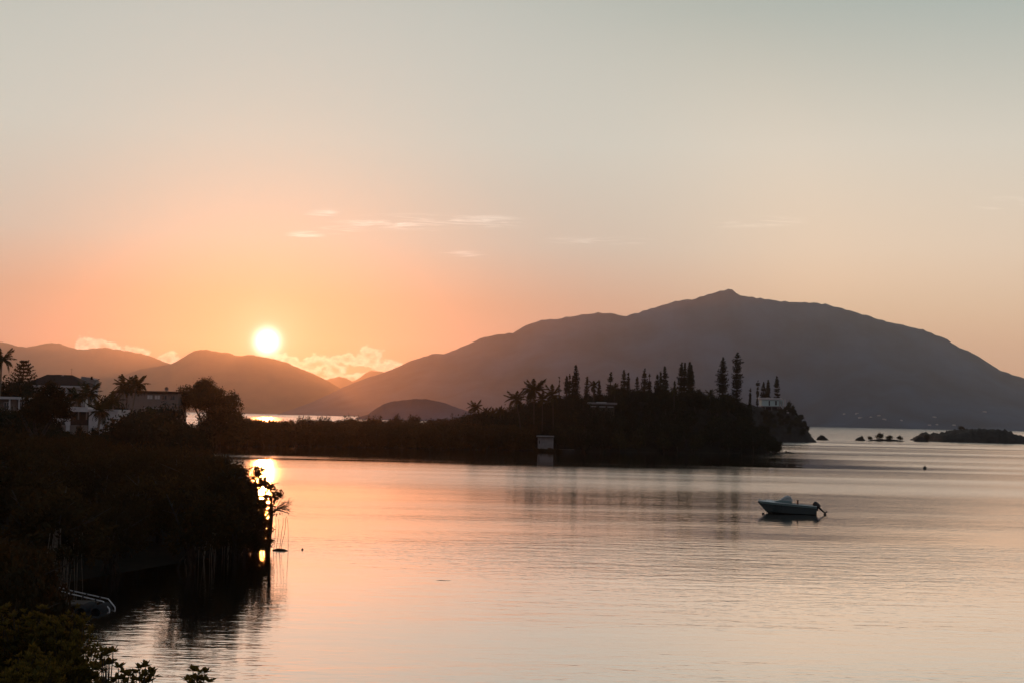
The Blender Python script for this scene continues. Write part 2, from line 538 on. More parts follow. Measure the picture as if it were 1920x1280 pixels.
# ------------------------------------------------------------------ mountains
def ridge_range(name, label, pts, D, front, backd, seed, m='mountain', rough=0.10, step=None, lowbase=0.0, fine=1.0):
    pts = sorted(pts)
    step = step or max(4, (pts[-1][0] - pts[0][0]) / 260)
    P = np.arange(pts[0][0], pts[-1][0] + step, step)
    PY = np.interp(P, [p[0] for p in pts], [p[1] for p in pts])
    X = np.array([at(p, q, D).x for p, q in zip(P, PY)])
    Zr = np.array([max(zat(p, q, D), -2) for p, q in zip(P, PY)])
    for i in range(len(P)):       # fine breaks along the crest
        Zr[i] += fine * Zr[i] * 0.013 * (noise.noise(Vector((P[i] * 0.09, seed, 0))) + 0.6 * noise.noise(Vector((P[i] * 0.27, seed, 3))))
    hmax = Zr.max()
    nv, nb = 40, 12
    V = []
    for j in range(nv + nb + 1):
        for i in range(len(P)):
            if j <= nv:
                t = 1 - j / nv           # 1 foot ... 0 crest
                spur = noise.fractal(Vector((X[i] / front * 1.6, seed + t * 0.7, 0)), 1.0, 2.0, 4)
                gully = noise.fractal(Vector((X[i] / front * 5.0 + t, seed * 3.1 + t * 1.5, 2)), 1.0, 2.0, 4)
                y = D - front * t * (1.0 + 0.25 * spur)
                k = (1 - t) ** 1.35
                z = Zr[i] * (k + rough * (spur + 0.8 * gully) * math.sin(math.pi * (1 - t)) * (1 - 0.5 * (1 - t)))
                z = min(z, Zr[i] * (1 - 0.55 * t) if t > 0 else 1e9)
                if t > 0.999:
                    z = -3.0
            else:
                t = (j - nv) / nb
                y = D + backd * t
                z = Zr[i] * (1 - t) ** 1.2 - 3 * (t > 0.99)
            V.append((X[i] * (y / D), y, z))
    nx = len(P)
    Fc = [(j * nx + i, j * nx + i + 1, (j + 1) * nx + i + 1, (j + 1) * nx + i) for j in range(nv + nb) for i in range(nx - 1)]
    b = MB(); b.v = V; b.f = Fc
    o = link(name, b.mesh(name, m, True))
    tag(o, label, kind='structure')
    return o


MAIN = [(520, 776), (580, 755), (620, 737), (640, 727), (665, 716), (690, 707), (715, 700), (740, 690), (775, 675), (808, 664), (838, 662), (860, 652), (880, 645), (898, 635),
        (925, 629), (945, 626), (962, 624), (985, 611), (1015, 599.5), (1050, 597), (1080, 591.5), (1105, 588), (1127, 586), (1145, 588),
        (1173, 593.5), (1195, 585), (1230, 577), (1263, 565), (1280, 563.5), (1300, 562), (1320, 555), (1345, 548), (1362, 543), (1373, 544.5),
        (1382, 549), (1395, 556), (1420, 557.5), (1435, 560), (1470, 566), (1500, 567), (1530, 568), (1555, 572), (1580, 578), (1610, 588),
        (1640, 595), (1670, 605.5), (1700, 611), (1725, 617), (1748, 625), (1775, 636), (1800, 651), (1826, 662), (1850, 678), (1872, 692),
        (1900, 702), (1925, 709), (1980, 730), (2080, 752), (2250, 775), (2500, 800)]
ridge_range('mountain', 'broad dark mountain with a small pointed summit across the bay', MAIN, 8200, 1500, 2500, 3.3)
SUNHILL = [(120, 762), (180, 740), (220, 712), (240, 700), (265, 691), (295, 686.5), (324, 681), (345, 669), (363, 657.5), (375, 655.5), (386, 654.5), (398, 657.5),
           (412, 660), (430, 661), (441, 666), (450, 667.5), (470, 664), (484, 667), (500, 669.5), (518, 674), (538, 679), (562, 690), (590, 701),
           (612, 712), (640, 728), (680, 745), (740, 760), (800, 775), (840, 786)]
ridge_range('hill', 'orange-hazed hill in front of the rising sun', SUNHILL, 10800, 1500, 1300, 8.1, 'glow_hill')
FARLEFT = [(-420, 690), (-200, 660), (-60, 648), (0, 641), (15, 643.5), (32, 649), (55, 650), (75, 646), (95, 642), (110, 643), (118, 646), (132, 651.5), (152, 655), (168, 654),
           (183, 652.5), (196, 651.5), (215, 654), (232, 657.5), (240, 657), (255, 661), (268, 663), (290, 671), (322, 682.5), (360, 690), (440, 705), (560, 730), (640, 760), (700, 780)]
ridge_range('mountain_range', 'hazy pink range at the far left behind the houses', FARLEFT, 13000, 1700, 1200, 5.7, 'glow_hill')
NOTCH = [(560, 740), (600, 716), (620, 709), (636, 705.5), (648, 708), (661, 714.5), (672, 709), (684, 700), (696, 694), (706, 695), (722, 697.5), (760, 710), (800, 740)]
ridge_range('mountain_range', 'pair of small far peaks in the notch between the hills', NOTCH, 13600, 1200, 1000, 1.2, 'glow_hill')
KNOLL = [(668, 782), (690, 776), (705, 765), (718, 758), (732, 752.5), (745, 751), (762, 748.5), (776, 747), (800, 747.5), (815, 750), (835, 755), (858, 764), (880, 771), (905, 784)]
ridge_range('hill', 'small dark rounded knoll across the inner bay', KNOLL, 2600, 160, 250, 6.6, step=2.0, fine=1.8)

# ------------------------------------------------------------------ sea
bm = bmesh.new()
SX0, SX1, SY0, SY1 = -14000, 14000, -600, 15500
vs = [bm.verts.new(p) for p in ((SX0, SY0, 0), (SX1, SY0, 0), (SX1, SY1, 0), (SX0, SY1, 0))]
bm.faces.new(vs)
me = bpy.data.meshes.new('sea'); bm.to_mesh(me); bm.free()
m = bpy.data.materials.new('water'); m.use_nodes = True
t = m.node_tree; t.nodes.clear()
tcn = N(t, 'ShaderNodeTexCoord')


def wave(scale_xy, nscale, det, rgh, rot=0.0):
    mp = N(t, 'ShaderNodeMapping'); mp.inputs['Scale'].default_value = (*scale_xy, 1); mp.inputs['Rotation'].default_value = (0, 0, rot)
    L(t, tcn, 'Object', mp, 0)
    nz = N(t, 'ShaderNodeTexNoise', i_Scale=nscale, i_Detail=det, i_Roughness=rgh)
    L(t, mp, 0, nz, 'Vector')
    return nz


def math_(op, a, b):
    n = N(t, 'ShaderNodeMath', operation=op)
    for i, q in enumerate((a, b)):
        if isinstance(q, (int, float)):
            n.inputs[i].default_value = q
        else:
            t.links.new(q, n.inputs[i])
    return n.outputs[0]


w1 = wave((0.34, 1.0), 0.85, 3.0, 0.6, R(4)).outputs['Fac']         # half-metre to two-metre ripples
w2 = wave((0.45, 1.0), 3.4, 2.0, 0.5, R(-7)).outputs['Fac']          # fine ripples
w3 = wave((0.4, 1.0), 0.09, 1.0, 0.5, R(8)).outputs['Fac']           # long low swell
patch = wave((0.12, 1.0), 0.02, 4.0, 0.55, R(3)).outputs['Fac']      # ruffled lanes and slicks
pr = ramp(t, [(0.38, (0.25, 0.25, 0.25)), (0.60, (1, 1, 1))], 'EASE')
t.links.new(patch, pr.inputs[0])
a1 = math_('MULTIPLY', w1, 0.042)
a2 = math_('MULTIPLY', w2, 0.016)
shel = ramp(t, [(0.0, (.8,) * 3), (0.24, (1,) * 3), (0.285, (.25,) * 3), (0.39, (.22,) * 3), (0.46, (1,) * 3)], 'LINEAR')   # lee of the headland
osp = N(t, 'ShaderNodeSeparateXYZ'); L(t, tcn, 'Object', osp, 0)
wander = math_('MULTIPLY', math_('SUBTRACT', wave((0.25, 1.0), 0.03, 4.0, 0.6, R(-3)).outputs['Fac'], 0.5), 0.16)
yw = math_('ADD', math_('MULTIPLY', osp.outputs['Y'], 0.001), wander)
t.links.new(yw, shel.inputs[0])
opn = N(t, 'ShaderNodeMapRange', interpolation_type='SMOOTHSTEP', i_1=48.0, i_2=95.0); L(t, osp, 'X', opn, 0)
opy = N(t, 'ShaderNodeMapRange', interpolation_type='SMOOTHSTEP', i_1=170.0, i_2=260.0); L(t, osp, 'Y', opy, 0)
openw = math_('MULTIPLY', opn.outputs[0], opy.outputs[0])          # open water east of the headland
shelm = math_('MAXIMUM', shel.outputs[0], openw)
rip = math_('MULTIPLY', math_('MULTIPLY', math_('ADD', a1, a2), pr.outputs[0]), shelm)
hgt = math_('ADD', rip, math_('MULTIPLY', w3, 0.05))
bp = N(t, 'ShaderNodeBump', i_Strength=1.0, i_Distance=1.0)
t.links.new(hgt, bp.inputs['Height'])
gl = N(t, 'ShaderNodeBsdfGlossy', i_Roughness=0.07); gl.inputs[0].default_value = (0.99, 0.95, 0.92, 1)
L(t, bp, 0, gl, 'Normal')
osep = N(t, 'ShaderNodeSeparateXYZ'); L(t, tcn, 'Object', osep, 0)
ruf = ramp(t, [(0.03, (.05,) * 3), (0.10, (.06,) * 3), (0.125, (.10,) * 3), (0.15, (.125,) * 3), (0.20, (.16,) * 3), (0.245, (.18,) * 3), (0.285, (.045,) * 3), (0.39, (.04,) * 3), (0.46, (.22,) * 3), (1.0, (.27,) * 3)], 'LINEAR')
t.links.new(yw, ruf.inputs[0])
rp2 = ramp(t, [(0.40, (.68,) * 3), (0.62, (1.12,) * 3)], 'EASE')
t.links.new(wave((0.05, 1.0), 0.035, 3.0, 0.5, R(2)).outputs['Fac'], rp2.inputs[0])
ropen = N(t, 'ShaderNodeMix', data_type='FLOAT'); ropen.inputs[3].default_value = 0.17
t.links.new(openw, ropen.inputs[0]); t.links.new(ruf.outputs[0], ropen.inputs[2])
t.links.new(math_('MULTIPLY', ropen.outputs[0], rp2.outputs[0]), gl.inputs['Roughness'])
df = N(t, 'ShaderNodeBsdfDiffuse'); df.inputs[0].default_value = (0.02, 0.028, 0.03, 1)
fr_ = N(t, 'ShaderNodeFresnel', i_IOR=2.6)
fc = N(t, 'ShaderNodeMapRange', i_1=0.15, i_2=0.55, i_3=0.5, i_4=1.0)
L(t, fr_, 0, fc, 0)
mx = N(t, 'ShaderNodeMixShader'); L(t, fc, 0, mx, 0); L(t, df, 0, mx, 1); L(t, gl, 0, mx, 2)
mo = N(t, 'ShaderNodeOutputMaterial'); L(t, mx, 0, mo, 0)
me.materials.append(m)
sea = link('sea', me)
tag(sea, 'calm bay water mirroring the sunrise sky', kind='structure')

# ------------------------------------------------------------------ haze
hb = MB().box(-14500, 14500, -650, 16000, -4.0, 830.0)
MAT['haze'] = bpy.data.materials.new('haze')
hm = MAT['haze']; hm.use_nodes = True; ht = hm.node_tree; ht.nodes.clear()
pv = N(ht, 'ShaderNodeVolumePrincipled')
pv.inputs['Color'].default_value = (0.92, 0.9, 0.95, 1)
pv.inputs['Density'].default_value = HAZE_DENSITY
pv.inputs['Anisotropy'].default_value = HAZE_ANISO
ho = N(ht, 'ShaderNodeOutputMaterial'); L(ht, pv, 0, ho, 'Volume')
haze = hb.build('haze', 'haze')
tag(haze, 'thin sunrise haze filling the air over the bay', kind='stuff')


ORD = ['first', 'second', 'third', 'fourth', 'fifth', 'sixth', 'seventh', 'eighth', 'ninth', 'tenth', 'eleventh', 'twelfth', 'thirteenth',
       'fourteenth', 'fifteenth', 'sixteenth', 'seventeenth', 'eighteenth', 'nineteenth', 'twentieth', 'twenty-first', 'twenty-second',
       'twenty-third', 'twenty-fourth', 'twenty-fifth', 'twenty-sixth', 'twenty-seventh', 'twenty-eighth', 'twenty-ninth', 'thirtieth']


# ------------------------------------------------------------------ houses
def part(parent, name, m, *boxes, label=None):
    b = MB()
    for q in boxes:
        b.box(*q)
    o = b.build(name, m, parent)
    if label:
        o['label'] = label
    return o


def hip_roof(parent, name, m, x0, x1, y0, y1, z0, z1, rx0, rx1, thick=0.18):
    ym = (y0 + y1) / 2
    b = MB()
    vs = [(x0, y0, z0), (x1, y0, z0), (x1, y1, z0), (x0, y1, z0), (rx0, ym, z1), (rx1, ym, z1)]
    b.add(vs, [(0, 1, 5, 4), (1, 2, 5), (2, 3, 4, 5), (3, 0, 4), (0, 3, 2, 1)])
    return b.build(name, m, parent)


def window(parent, x0, x1, z0, z1, y, glass='dark_glass', frame='white_render', fw=0.07, bars=1):
    f = MB()
    f.box(x0, x1, y - 0.07, y + 0.05, z1 - fw, z1)
    f.box(x0, x1, y - 0.07, y + 0.05, z0, z0 + fw)
    f.box(x0, x0 + fw, y - 0.065, y + 0.05, z0 + fw, z1 - fw)
    f.box(x1 - fw, x1, y - 0.065, y + 0.05, z0 + fw, z1 - fw)
    for k in range(bars):
        xm = x0 + (x1 - x0) * (k + 1) / (bars + 1)
        f.box(xm - fw / 2, xm + fw / 2, y - 0.06, y + 0.04, z0 + fw, z1 - fw)
    w = f.build('window', frame, parent)
    part(w, 'pane', glass, (x0 + fw * 0.5, x1 - fw * 0.5, y - 0.01, y + 0.02, z0 + fw * 0.5, z1 - fw * 0.5))
    return w


def house_at(name, px, D, label, cat='house', rz=0.0, sink=0.0, zbase=None):
    p = at(px, 770, D)
    z = (gz(p.x, D) if zbase is None else zbase) - sink
    o = empty(name, (p.x, D, z), rz)
    tag(o, label, cat)
    return o, z


# two-storey house with the dark hipped roof
D = 240.0
h, z = house_at('house', 100, D, 'white two-storey house with dark hipped roof behind the palms', sink=0.3)
k = F / D
ev = zat(130, 724, D) - z; rd = zat(118, 701, D) - z; fl = zat(130, 757, D) - z
X = lambda px: (px - 100) / k
part(h, 'wall', 'white_render', (X(38), X(123), 0.6, 8, 0, ev), (X(137.5), X(157), 0.6, 8, 0, ev), (X(123), X(137.5), 0.6, 8, 0, fl + 0.9), (X(123), X(137.5), 2.2, 8, fl + 0.9, ev))
part(h, 'ground_floor', 'cream_render', (X(46), X(150), -0.8, 0.6, 0, fl + 0.2))
hip_roof(h, 'roof', 'dark_roof', X(36), X(160), -0.2, 9, ev + 0.02, rd, X(70), X(118))
part(h, 'fascia', 'white_render', (X(36), X(160), -0.30, -0.2, ev - 0.18, ev + 0.12))
gab = MB().add([(X(88), 3.4, rd - .75), (X(112), 3.4, rd - .75), (X(101), 4.2, rd + .03), (X(88), 9, rd - .75), (X(112), 9, rd - .75), (X(101), 9, rd + .03), (X(85), 4.2, rd + 0.03), (X(72), 4.2, rd - .1)],
               [(0, 1, 2), (0, 3, 4, 1), (1, 4, 5, 2), (0, 2, 5, 3), (6, 2, 5), (6, 7, 2)])
gab.build('gablet', 'grey_roof', h)
rw = MB().add([(X(118), 9.5, rd - .05), (X(140), 9.5, rd - .35), (X(146), 9.5, rd - .75), (X(118), 9.5, rd - 1.9), (X(146), 9.5, rd - 1.9),
               (X(118), 12, rd - .05), (X(140), 12, rd - .35), (X(146), 12, rd - .75), (X(118), 12, rd - 1.9), (X(146), 12, rd - 1.9)],
              [(0, 3, 4, 2, 1), (5, 6, 7, 9, 8), (0, 1, 6, 5), (1, 2, 7, 6), (2, 4, 9, 7)])
rw.build('rear_wing', 'grey_roof', h)
fin = MB().add([(X(142), 9.2, rd - .75), (X(154), 9.2, rd - .42), (X(147), 9.2, rd - .95), (X(142), 9.9, rd - .75), (X(154), 9.9, rd - .42), (X(147), 9.9, rd - .95)], [(0, 2, 1), (3, 4, 5), (0, 1, 4, 3), (1, 2, 5, 4), (2, 0, 3, 5)])
fin.build('roof_fin', 'grey_roof', h)
part(h, 'chimney', 'dark_roof', (X(138), X(141), 9.0, 9.3, rd - .6, rd - 0.05))
for px in (105, 122, 136, 148):
    part(h, 'column', 'white_render', (X(px), X(px) + .28, -.15, .2, fl, ev - .2))
part(h, 'balcony_slab', 'white_render', (X(100), X(158), -.3, .6, fl - .2, fl))
part(h, 'balcony_rail', 'white_render', (X(100), X(120), -.25, -.15, fl, fl + .8))
window(h, X(126), X(135), fl + .95, ev - .5, 2.18, bars=1)
window(h, X(107.5), X(118), fl + .9, ev - .6, .56, bars=1)
window(h, X(142), X(153), fl + .4, ev - .5, .56, 'curtained_glass', bars=1)
ant = MB().tube([(X(116), 4.5, rd - .1), (X(116), 4.5, rd + 1.15)], 0.035, 5)
for q in range(4):
    ant.tube([(X(116) - .28 + .02 * q, 4.5 - .2 + .14 * q, rd + .95), (X(116) + .28 - .02 * q, 4.5 - .2 + .14 * q, rd + .95)], 0.018, 4)
ant.tube([(X(116), 4.2, rd + .95), (X(116), 4.8, rd + .95)], .02, 4)
ant.build('antenna', 'satellite_grey', h)

# flat roofed white building with the arch, in front
D = 200.0
h, z = house_at('villa', 165, D, 'low flat-roofed white villa with an arched terrace wall', sink=0.8)
k = F / D
X = lambda px: (px - 165) / k
Zp = lambda py, px=165: zat(px, py, D) - z
part(h, 'wing', 'white_render', (X(167), X(221), 0, 6, 0, Zp(770)))
part(h, 'parapet', 'white_render', (X(165.5), X(222.5), -.12, 6.1, Zp(770) + .003, Zp(766)))
part(h, 'canopy', 'white_render', (X(126), X(166), -.4, 5, Zp(771.5), Zp(762.5)))
part(h, 'recess_wall', 'shadow_room', (X(104), X(166.5), 2.2, 5, 0, Zp(771)))
for px in (129, 147, 162):
    part(h, 'post', 'cream_render', (X(px), X(px) + .16, -.2, -.04, Zp(786), Zp(771.5)))
arch = MB()
zs = Zp(797); zt = Zp(784)
prev = None
cols = [103, 110, 112.5, 115, 117.5, 120, 122.5, 125, 127, 134]
for a, b_ in zip(cols[:-1], cols[1:]):
    def low(px):
        if px <= 110 or px >= 127: return 0.0
        u = (px - 118.5) / 8.5
        return zs - .2 + (Zp(787.5) - zs) * math.sqrt(max(0, 1 - u * u))
    m0, m1 = low(a + .01), low(b_ - .01)
    arch.add([(X(a), -.5, m0), (X(b_), -.5, m1), (X(b_), -.5, zt), (X(a), -.5, zt), (X(a), -.2, m0), (X(b_), -.2, m1), (X(b_), -.2, zt), (X(a), -.2, zt)],
             [(0, 1, 2, 3), (5, 4, 7, 6), (3, 2, 6, 7), (0, 4, 5, 1)])
arch.build('arched_wall', 'white_render', h)
part(h, 'terrace_floor', 'cream_render', (X(103), X(166), -.45, 2.2, 0, Zp(797)))
part(h, 'side_step', 'white_render', (X(213), X(216), -.35, -.02, 0, Zp(790)))

h, z = house_at('annex', 15, 205.0, 'white slab-roofed annex at the left edge under the palm', sink=.5)
k = F / 205.0
X = lambda px: (px - 15) / k
Zp = lambda py: zat(15, py, 205.0) - z
part(h, 'roof_slab', 'white_render', (X(-40), X(39), -.7, 6, Zp(747.5), Zp(743)))
part(h, 'wall', 'cream_render', (X(-40), X(20), .6, 6, 0, Zp(747.5) - .003), (X(20), X(37), 2.4, 6, 0, Zp(747.5) - .003))
part(h, 'post', 'white_render', (X(18), X(20.5), -.5, -.3, 0, Zp(747.5)))
part(h, 'post', 'white_render', (X(36), X(38), -.5, -.3, 0, Zp(747.5)))
part(h, 'balcony_slab', 'white_render', (X(20), X(62), -.6, 2.4, Zp(774.5), Zp(771.5)))
window(h, X(4), X(15), Zp(769), Zp(753), .56)
window(h, X(23), X(34), Zp(770), Zp(753), 2.36)

D = 330.0
h, z = house_at('apartment_house', 270, D, 'long cream flat-roofed house with two pale windows beside the big tree', sink=.3)
k = F / D
X = lambda px: (px - 270) / k
Zp = lambda py: zat(270, py, D) - z
part(h, 'wall', 'cream_render', (X(238), X(333), 0, 9, 0, Zp(736)))
part(h, 'roof', 'dark_roof', (X(236), X(335), -.5, 9.4, Zp(736) + .003, Zp(732)))
part(h, 'side_wing', 'cream_render', (X(207), X(236), -.3, 8, 0, Zp(737)))
wr = MB().add([(X(204), -.6, Zp(737)), (X(239), -.6, Zp(737)), (X(236), -.6, Zp(730)), (X(222), -.6, Zp(730.5)), (X(204), 8, Zp(737)), (X(239), 8, Zp(737)), (X(236), 8, Zp(730)), (X(222), 8, Zp(730.5))],
              [(0, 1, 2, 3), (5, 4, 7, 6), (0, 3, 7, 4), (3, 2, 6, 7), (2, 1, 5, 6), (0, 4, 5, 1)])
wr.build('wing_roof', 'dark_roof', h)
window(h, X(275), X(285.5), Zp(747.5), Zp(739.5), -.04, 'curtained_glass', 'cream_render', .06)
window(h, X(289), X(299.5), Zp(747.5), Zp(739.5), -.04, 'curtained_glass', 'cream_render', .06)
window(h, X(303), X(312), Zp(748), Zp(739.5), -.04, 'dark_glass', 'cream_render', .06)
window(h, X(318), X(327), Zp(748), Zp(739.5), -.04, 'dark_glass', 'cream_render', .06)
window(h, X(216), X(222), Zp(752), Zp(744), -.34, 'dark_glass', 'cream_render', .06, 0)
part(h, 'ledge', 'white_render', (X(270), X(300), -.35, -.003, Zp(765), Zp(763)))
part(h, 'vent_pipe', 'dark_roof', (X(219), X(220), 2, 2.12, Zp(731), Zp(721)))
part(h, 'vent_pipe', 'dark_roof', (X(331.5), X(333), 2, 2.2, Zp(733), Zp(729)))
dish = MB()
dc = Vector((X(309), 1.0, Zp(727.5)))
ring = []
for rr, dd in ((0, .16), (.3, .10), (.48, 0)):
    ring.append([dc + Vector((rr * math.cos(a) * 1.0, -dd * -1 - .1, rr * math.sin(a))) + Vector((0, -.2 * math.sin(a) * rr, 0)) for a in np.linspace(0, 2 * math.pi, 12, endpoint=False)])
vs_ = [p for r_ in ring for p in r_]
dish.add(vs_, [(i * 12 + q, i * 12 + (q + 1) % 12, (i + 1) * 12 + (q + 1) % 12, (i + 1) * 12 + q) for i in range(2) for q in range(12)])
dish.tube([dc + Vector((0, .05, -.1)), (X(308), 1.2, Zp(733))], .05, 5)
dish.build('satellite_dish', 'satellite_grey', h)

# street lamp by the house
p = at(159, 745, 225)
l0 = gz(p.x, p.y)
lamp = empty('street_lamp', (p.x, p.y, l0)); tag(lamp, 'thin street lamp with a long arm beside the two-storey house', 'street lamp')
zt = zat(158, 716, 225) - l0
MB().tube([(0, 0, 0), (0, 0, zt)], [.09, .05], 6).build('pole', 'satellite_grey', lamp)
MB().tube([(0, 0, zt - .1), (.5, 0, zt + .02), (1.0, 0, zt + .08)], .035, 5).build('arm', 'satellite_grey', lamp)
part(lamp, 'lamp_head', 'satellite_grey', (.8, 1.25, -.09, .09, zt + .05, zt + .13))

# pale house on the second headland
D = 690.0
p = at(1450, 765, D)
zb = float(head2_z(np.array([p.x]), np.array([D + 3.0]))[0])
h = empty('cliff_house', (p.x, D, zb - 1.5)); tag(h, 'pale flat-roofed house on stilts at the end of the headland', 'house')
k = F / D
X = lambda px: (px - 1450) / k
Zp = lambda py: zat(1450, py, D) - (zb - 1.5)
part(h, 'wall', 'pale_green_render', (X(1428), X(1460.5), 0, 7, Zp(760.5), Zp(749)))
part(h, 'roof', 'white_render', (X(1424), X(1465), -.6, 7.5, Zp(748.6), Zp(745.3)))
part(h, 'roof_vent', 'grey_roof', (X(1439), X(1446), 1, 3, Zp(745.25), Zp(744.4)))
part(h, 'veranda_wall', 'pale_green_render', (X(1460.6), X(1471), 2.5, 7, Zp(761), Zp(748.8)))
part(h, 'veranda_floor', 'grey_roof', (X(1430), X(1472), -1.2, 2.5, Zp(762), Zp(760.6)))
for px in (1461, 1466, 1470.5):
    part(h, 'veranda_post', 'white_render', (X(px), X(px) + .3, -1.0, -.7, Zp(760.6), Zp(747)))
for px in (1434, 1446, 1457.5, 1461):
    part(h, 'stilt', 'grey_roof', (X(px), X(px) + .3, -.9, -.6, 0, Zp(762)))
part(h, 'undercroft', 'shadow_room', (X(1431), X(1468), 2.6, 6.8, 0, Zp(762) - .003))
window(h, X(1441), X(1443.6), Zp(760), Zp(750.5), -.04, 'dark_glass', 'pale_green_render', .05, 0)
window(h, X(1453), X(1456.5), Zp(759), Zp(750.5), -.04, 'dark_glass', 'pale_green_render', .05, 0)
window(h, X(1462.5), X(1465.5), Zp(760), Zp(750.5), 2.46, 'dark_glass', 'pale_green_render', .05, 0)
window(h, X(1467), X(1470), Zp(760), Zp(750.5), 2.46, 'dark_glass', 'pale_green_render', .05, 0)
st = MB().add([(X(1461), -1.3, Zp(757)), (X(1462), -1.3, Zp(757)), (X(1466), -1.3, Zp(764)), (X(1465), -1.3, Zp(764)), (X(1461), -1.6, Zp(757)), (X(1462), -1.6, Zp(757)), (X(1466), -1.6, Zp(764)), (X(1465), -1.6, Zp(764))],
              [(0, 3, 2, 1), (4, 5, 6, 7), (0, 1, 5, 4), (2, 3, 7, 6), (1, 2, 6, 5), (3, 0, 4, 7)])
st.build('stair', 'white_render', h)

p = at(1477, 771, 684)
bz = float(head2_z(np.array([p.x]), np.array([684.0]))[0])
o = MB().box(-.55, .55, -.3, .3, 0, .55).box(-.55, -.2, -.3, .3, .553, 1.3).build('bench', 'white_render'); o.location = (p.x, 684, bz - .05)
tag(o, 'small white seat on the cliff edge right of the pale house', 'bench')

# boathouse on the shore
D = 366.5
p = at(1023, 838, D)
h = empty('boathouse', (p.x, D, 0.0)); tag(h, 'small white boathouse with double doors at the water edge', 'boathouse')
k = F / D
X = lambda px: (px - 1023) / k
Zp = lambda py: zat(1023, py, D)
part(h, 'slipway', 'rock', (X(1003), X(1076), -6.0, 3, -.5, Zp(840.5)))
part(h, 'wall', 'shaded_white', (X(1008.5), X(1013), 0, 3, Zp(840.5) - .02, Zp(819)), (X(1034.5), X(1037.5), 0, 3, Zp(840.5) - .02, Zp(819)), (X(1013), X(1034.5), .25, 3, Zp(840.5) - .02, Zp(821.5)), (X(1013), X(1034.5), 0, 3, Zp(821.4), Zp(819)))
part(h, 'roof', 'shaded_white', (X(1006), X(1038.5), -.45, 3.3, Zp(818.8), Zp(816)))
part(h, 'door', 'shaded_white', (X(1013.2), X(1023.4), .08, .2, Zp(838), Zp(821.6)))
part(h, 'door', 'shaded_white', (X(1024.2), X(1034.3), .08, .2, Zp(838), Zp(821.6)))
part(h, 'gutter', 'dark_wood', (X(1006.5), X(1038), -.56, -.453, Zp(819.6), Zp(818.2)))
part(h, 'window', 'dark_glass', (X(1010), X(1012), -.04, -.003, Zp(831), Zp(825)))
for px in (1016, 1020, 1027, 1031):
    part(h, 'batten', 'grey_roof', (X(px), X(px) + .06, .05, .078, Zp(837.5), Zp(822)))

# house half hidden in the headland trees: only its pale roof edge shows
D = 396.0
p = at(1125, 755, D)
zg = gz(p.x, D + 3)
h = empty('bungalow', (p.x, D, zg - .3)); tag(h, 'bungalow with a pale roof edge half hidden in the headland trees', 'house')
k = F / D
X = lambda px: (px - 1125) / k
Zp = lambda py: zat(1125, py, D) - (zg - .3)
part(h, 'wall', 'dark_wood', (X(1108), X(1152), .4, 6, 0, Zp(757)))
part(h, 'roof', 'grey_roof', (X(1104), X(1157), -.4, 6.4, Zp(757) + .003, Zp(753.5)))
part(h, 'fascia', 'white_metal', (X(1118), X(1137), -.48, -.403, Zp(755.0), Zp(752.8)))
part(h, 'veranda_rail', 'white_metal', (X(1108), X(1150), -.7, -.6, Zp(762.2), Zp(761.2)))

# far hamlet on the foot of the mountain
from mathutils.bvhtree import BVHTree
mtn = bpy.data.objects['mountain']
bvh = BVHTree.FromPolygons([v.co for v in mtn.data.vertices], [tuple(q.vertices) for q in mtn.data.polygons])
gs = [(1583, 776), (1607, 775), (1613, 783), (1633, 782), (1648, 779), (1658, 786), (1690, 788), (1743, 797), (1752, 782), (1757, 796), (1789, 797), (1846, 772)]
for i, (px, py) in enumerate(gs):
    d_ = (at(px, py, 1000) - Vector((0, 0, CAMZ))).normalized()
    hit = bvh.ray_cast(Vector((0, 0, CAMZ)), d_)[0]
    if hit is None: continue
    h = empty('shore_house', hit + Vector((0, -2, -3))); tag(h, 'tiny pale house on the dark mountain foot across the bay', 'house', 'far houses at the mountain foot')
    w = 5 + 2 * (i % 3)
    part(h, 'wall', 'white_render', (-w, w, 0, 9, -4, 7))
    hip_roof(h, 'roof', 'grey_roof', -w - .6, w + .6, -.6, 9.6, 7.01, 9.5, -w * .5, w * .5)


# ------------------------------------------------------------------ vegetation builders
def put(name, loc, meshes, label, cat, group=None, rz=0.0, scale=1.0):
    """meshes: [(part name, mesh), ...] shared between copies"""
    o = empty(name, loc, rz, scale)
    tag(o, label, cat, group)
    for pn, me in meshes:
        link(pn, me, o)
    return o


def stems(g, n, h, r0, spread, m='bark', stilt=0):
    b = MB()
    for i in range(n):
        a = g.uniform(0, 6.28); q = g.uniform(.1, 1) * spread
        tip = Vector((math.cos(a) * q, math.sin(a) * q, h * g.uniform(.7, .95)))
        mid = Vector((math.cos(a) * q * .3 + g.normal() * .1, math.sin(a) * q * .3 + g.normal() * .1, tip.z * .5))
        b.tube([(g.normal() * .08, g.normal() * .08, -.5), mid, tip], [r0, r0 * .7, r0 * .25], 6)
        for s in range(3):
            t0 = mid.lerp(tip, .2 + .25 * s)
            e = t0 + Vector((g.normal(), g.normal(), .5 + .4 * abs(g.normal()))) * h * .16
            b.tube([t0, e], [r0 * .4, r0 * .12], 4)
    for i in range(stilt):
        a = g.uniform(0, 6.28); q = g.uniform(.5, 1.3)
        b.tube([(0, 0, g.uniform(.8, 1.6)), (math.cos(a) * q * .6, math.sin(a) * q * .6, .7), (math.cos(a) * q, math.sin(a) * q, -.6)], [.05, .04, .03], 4)
    return b.mesh('trunk', m, True)


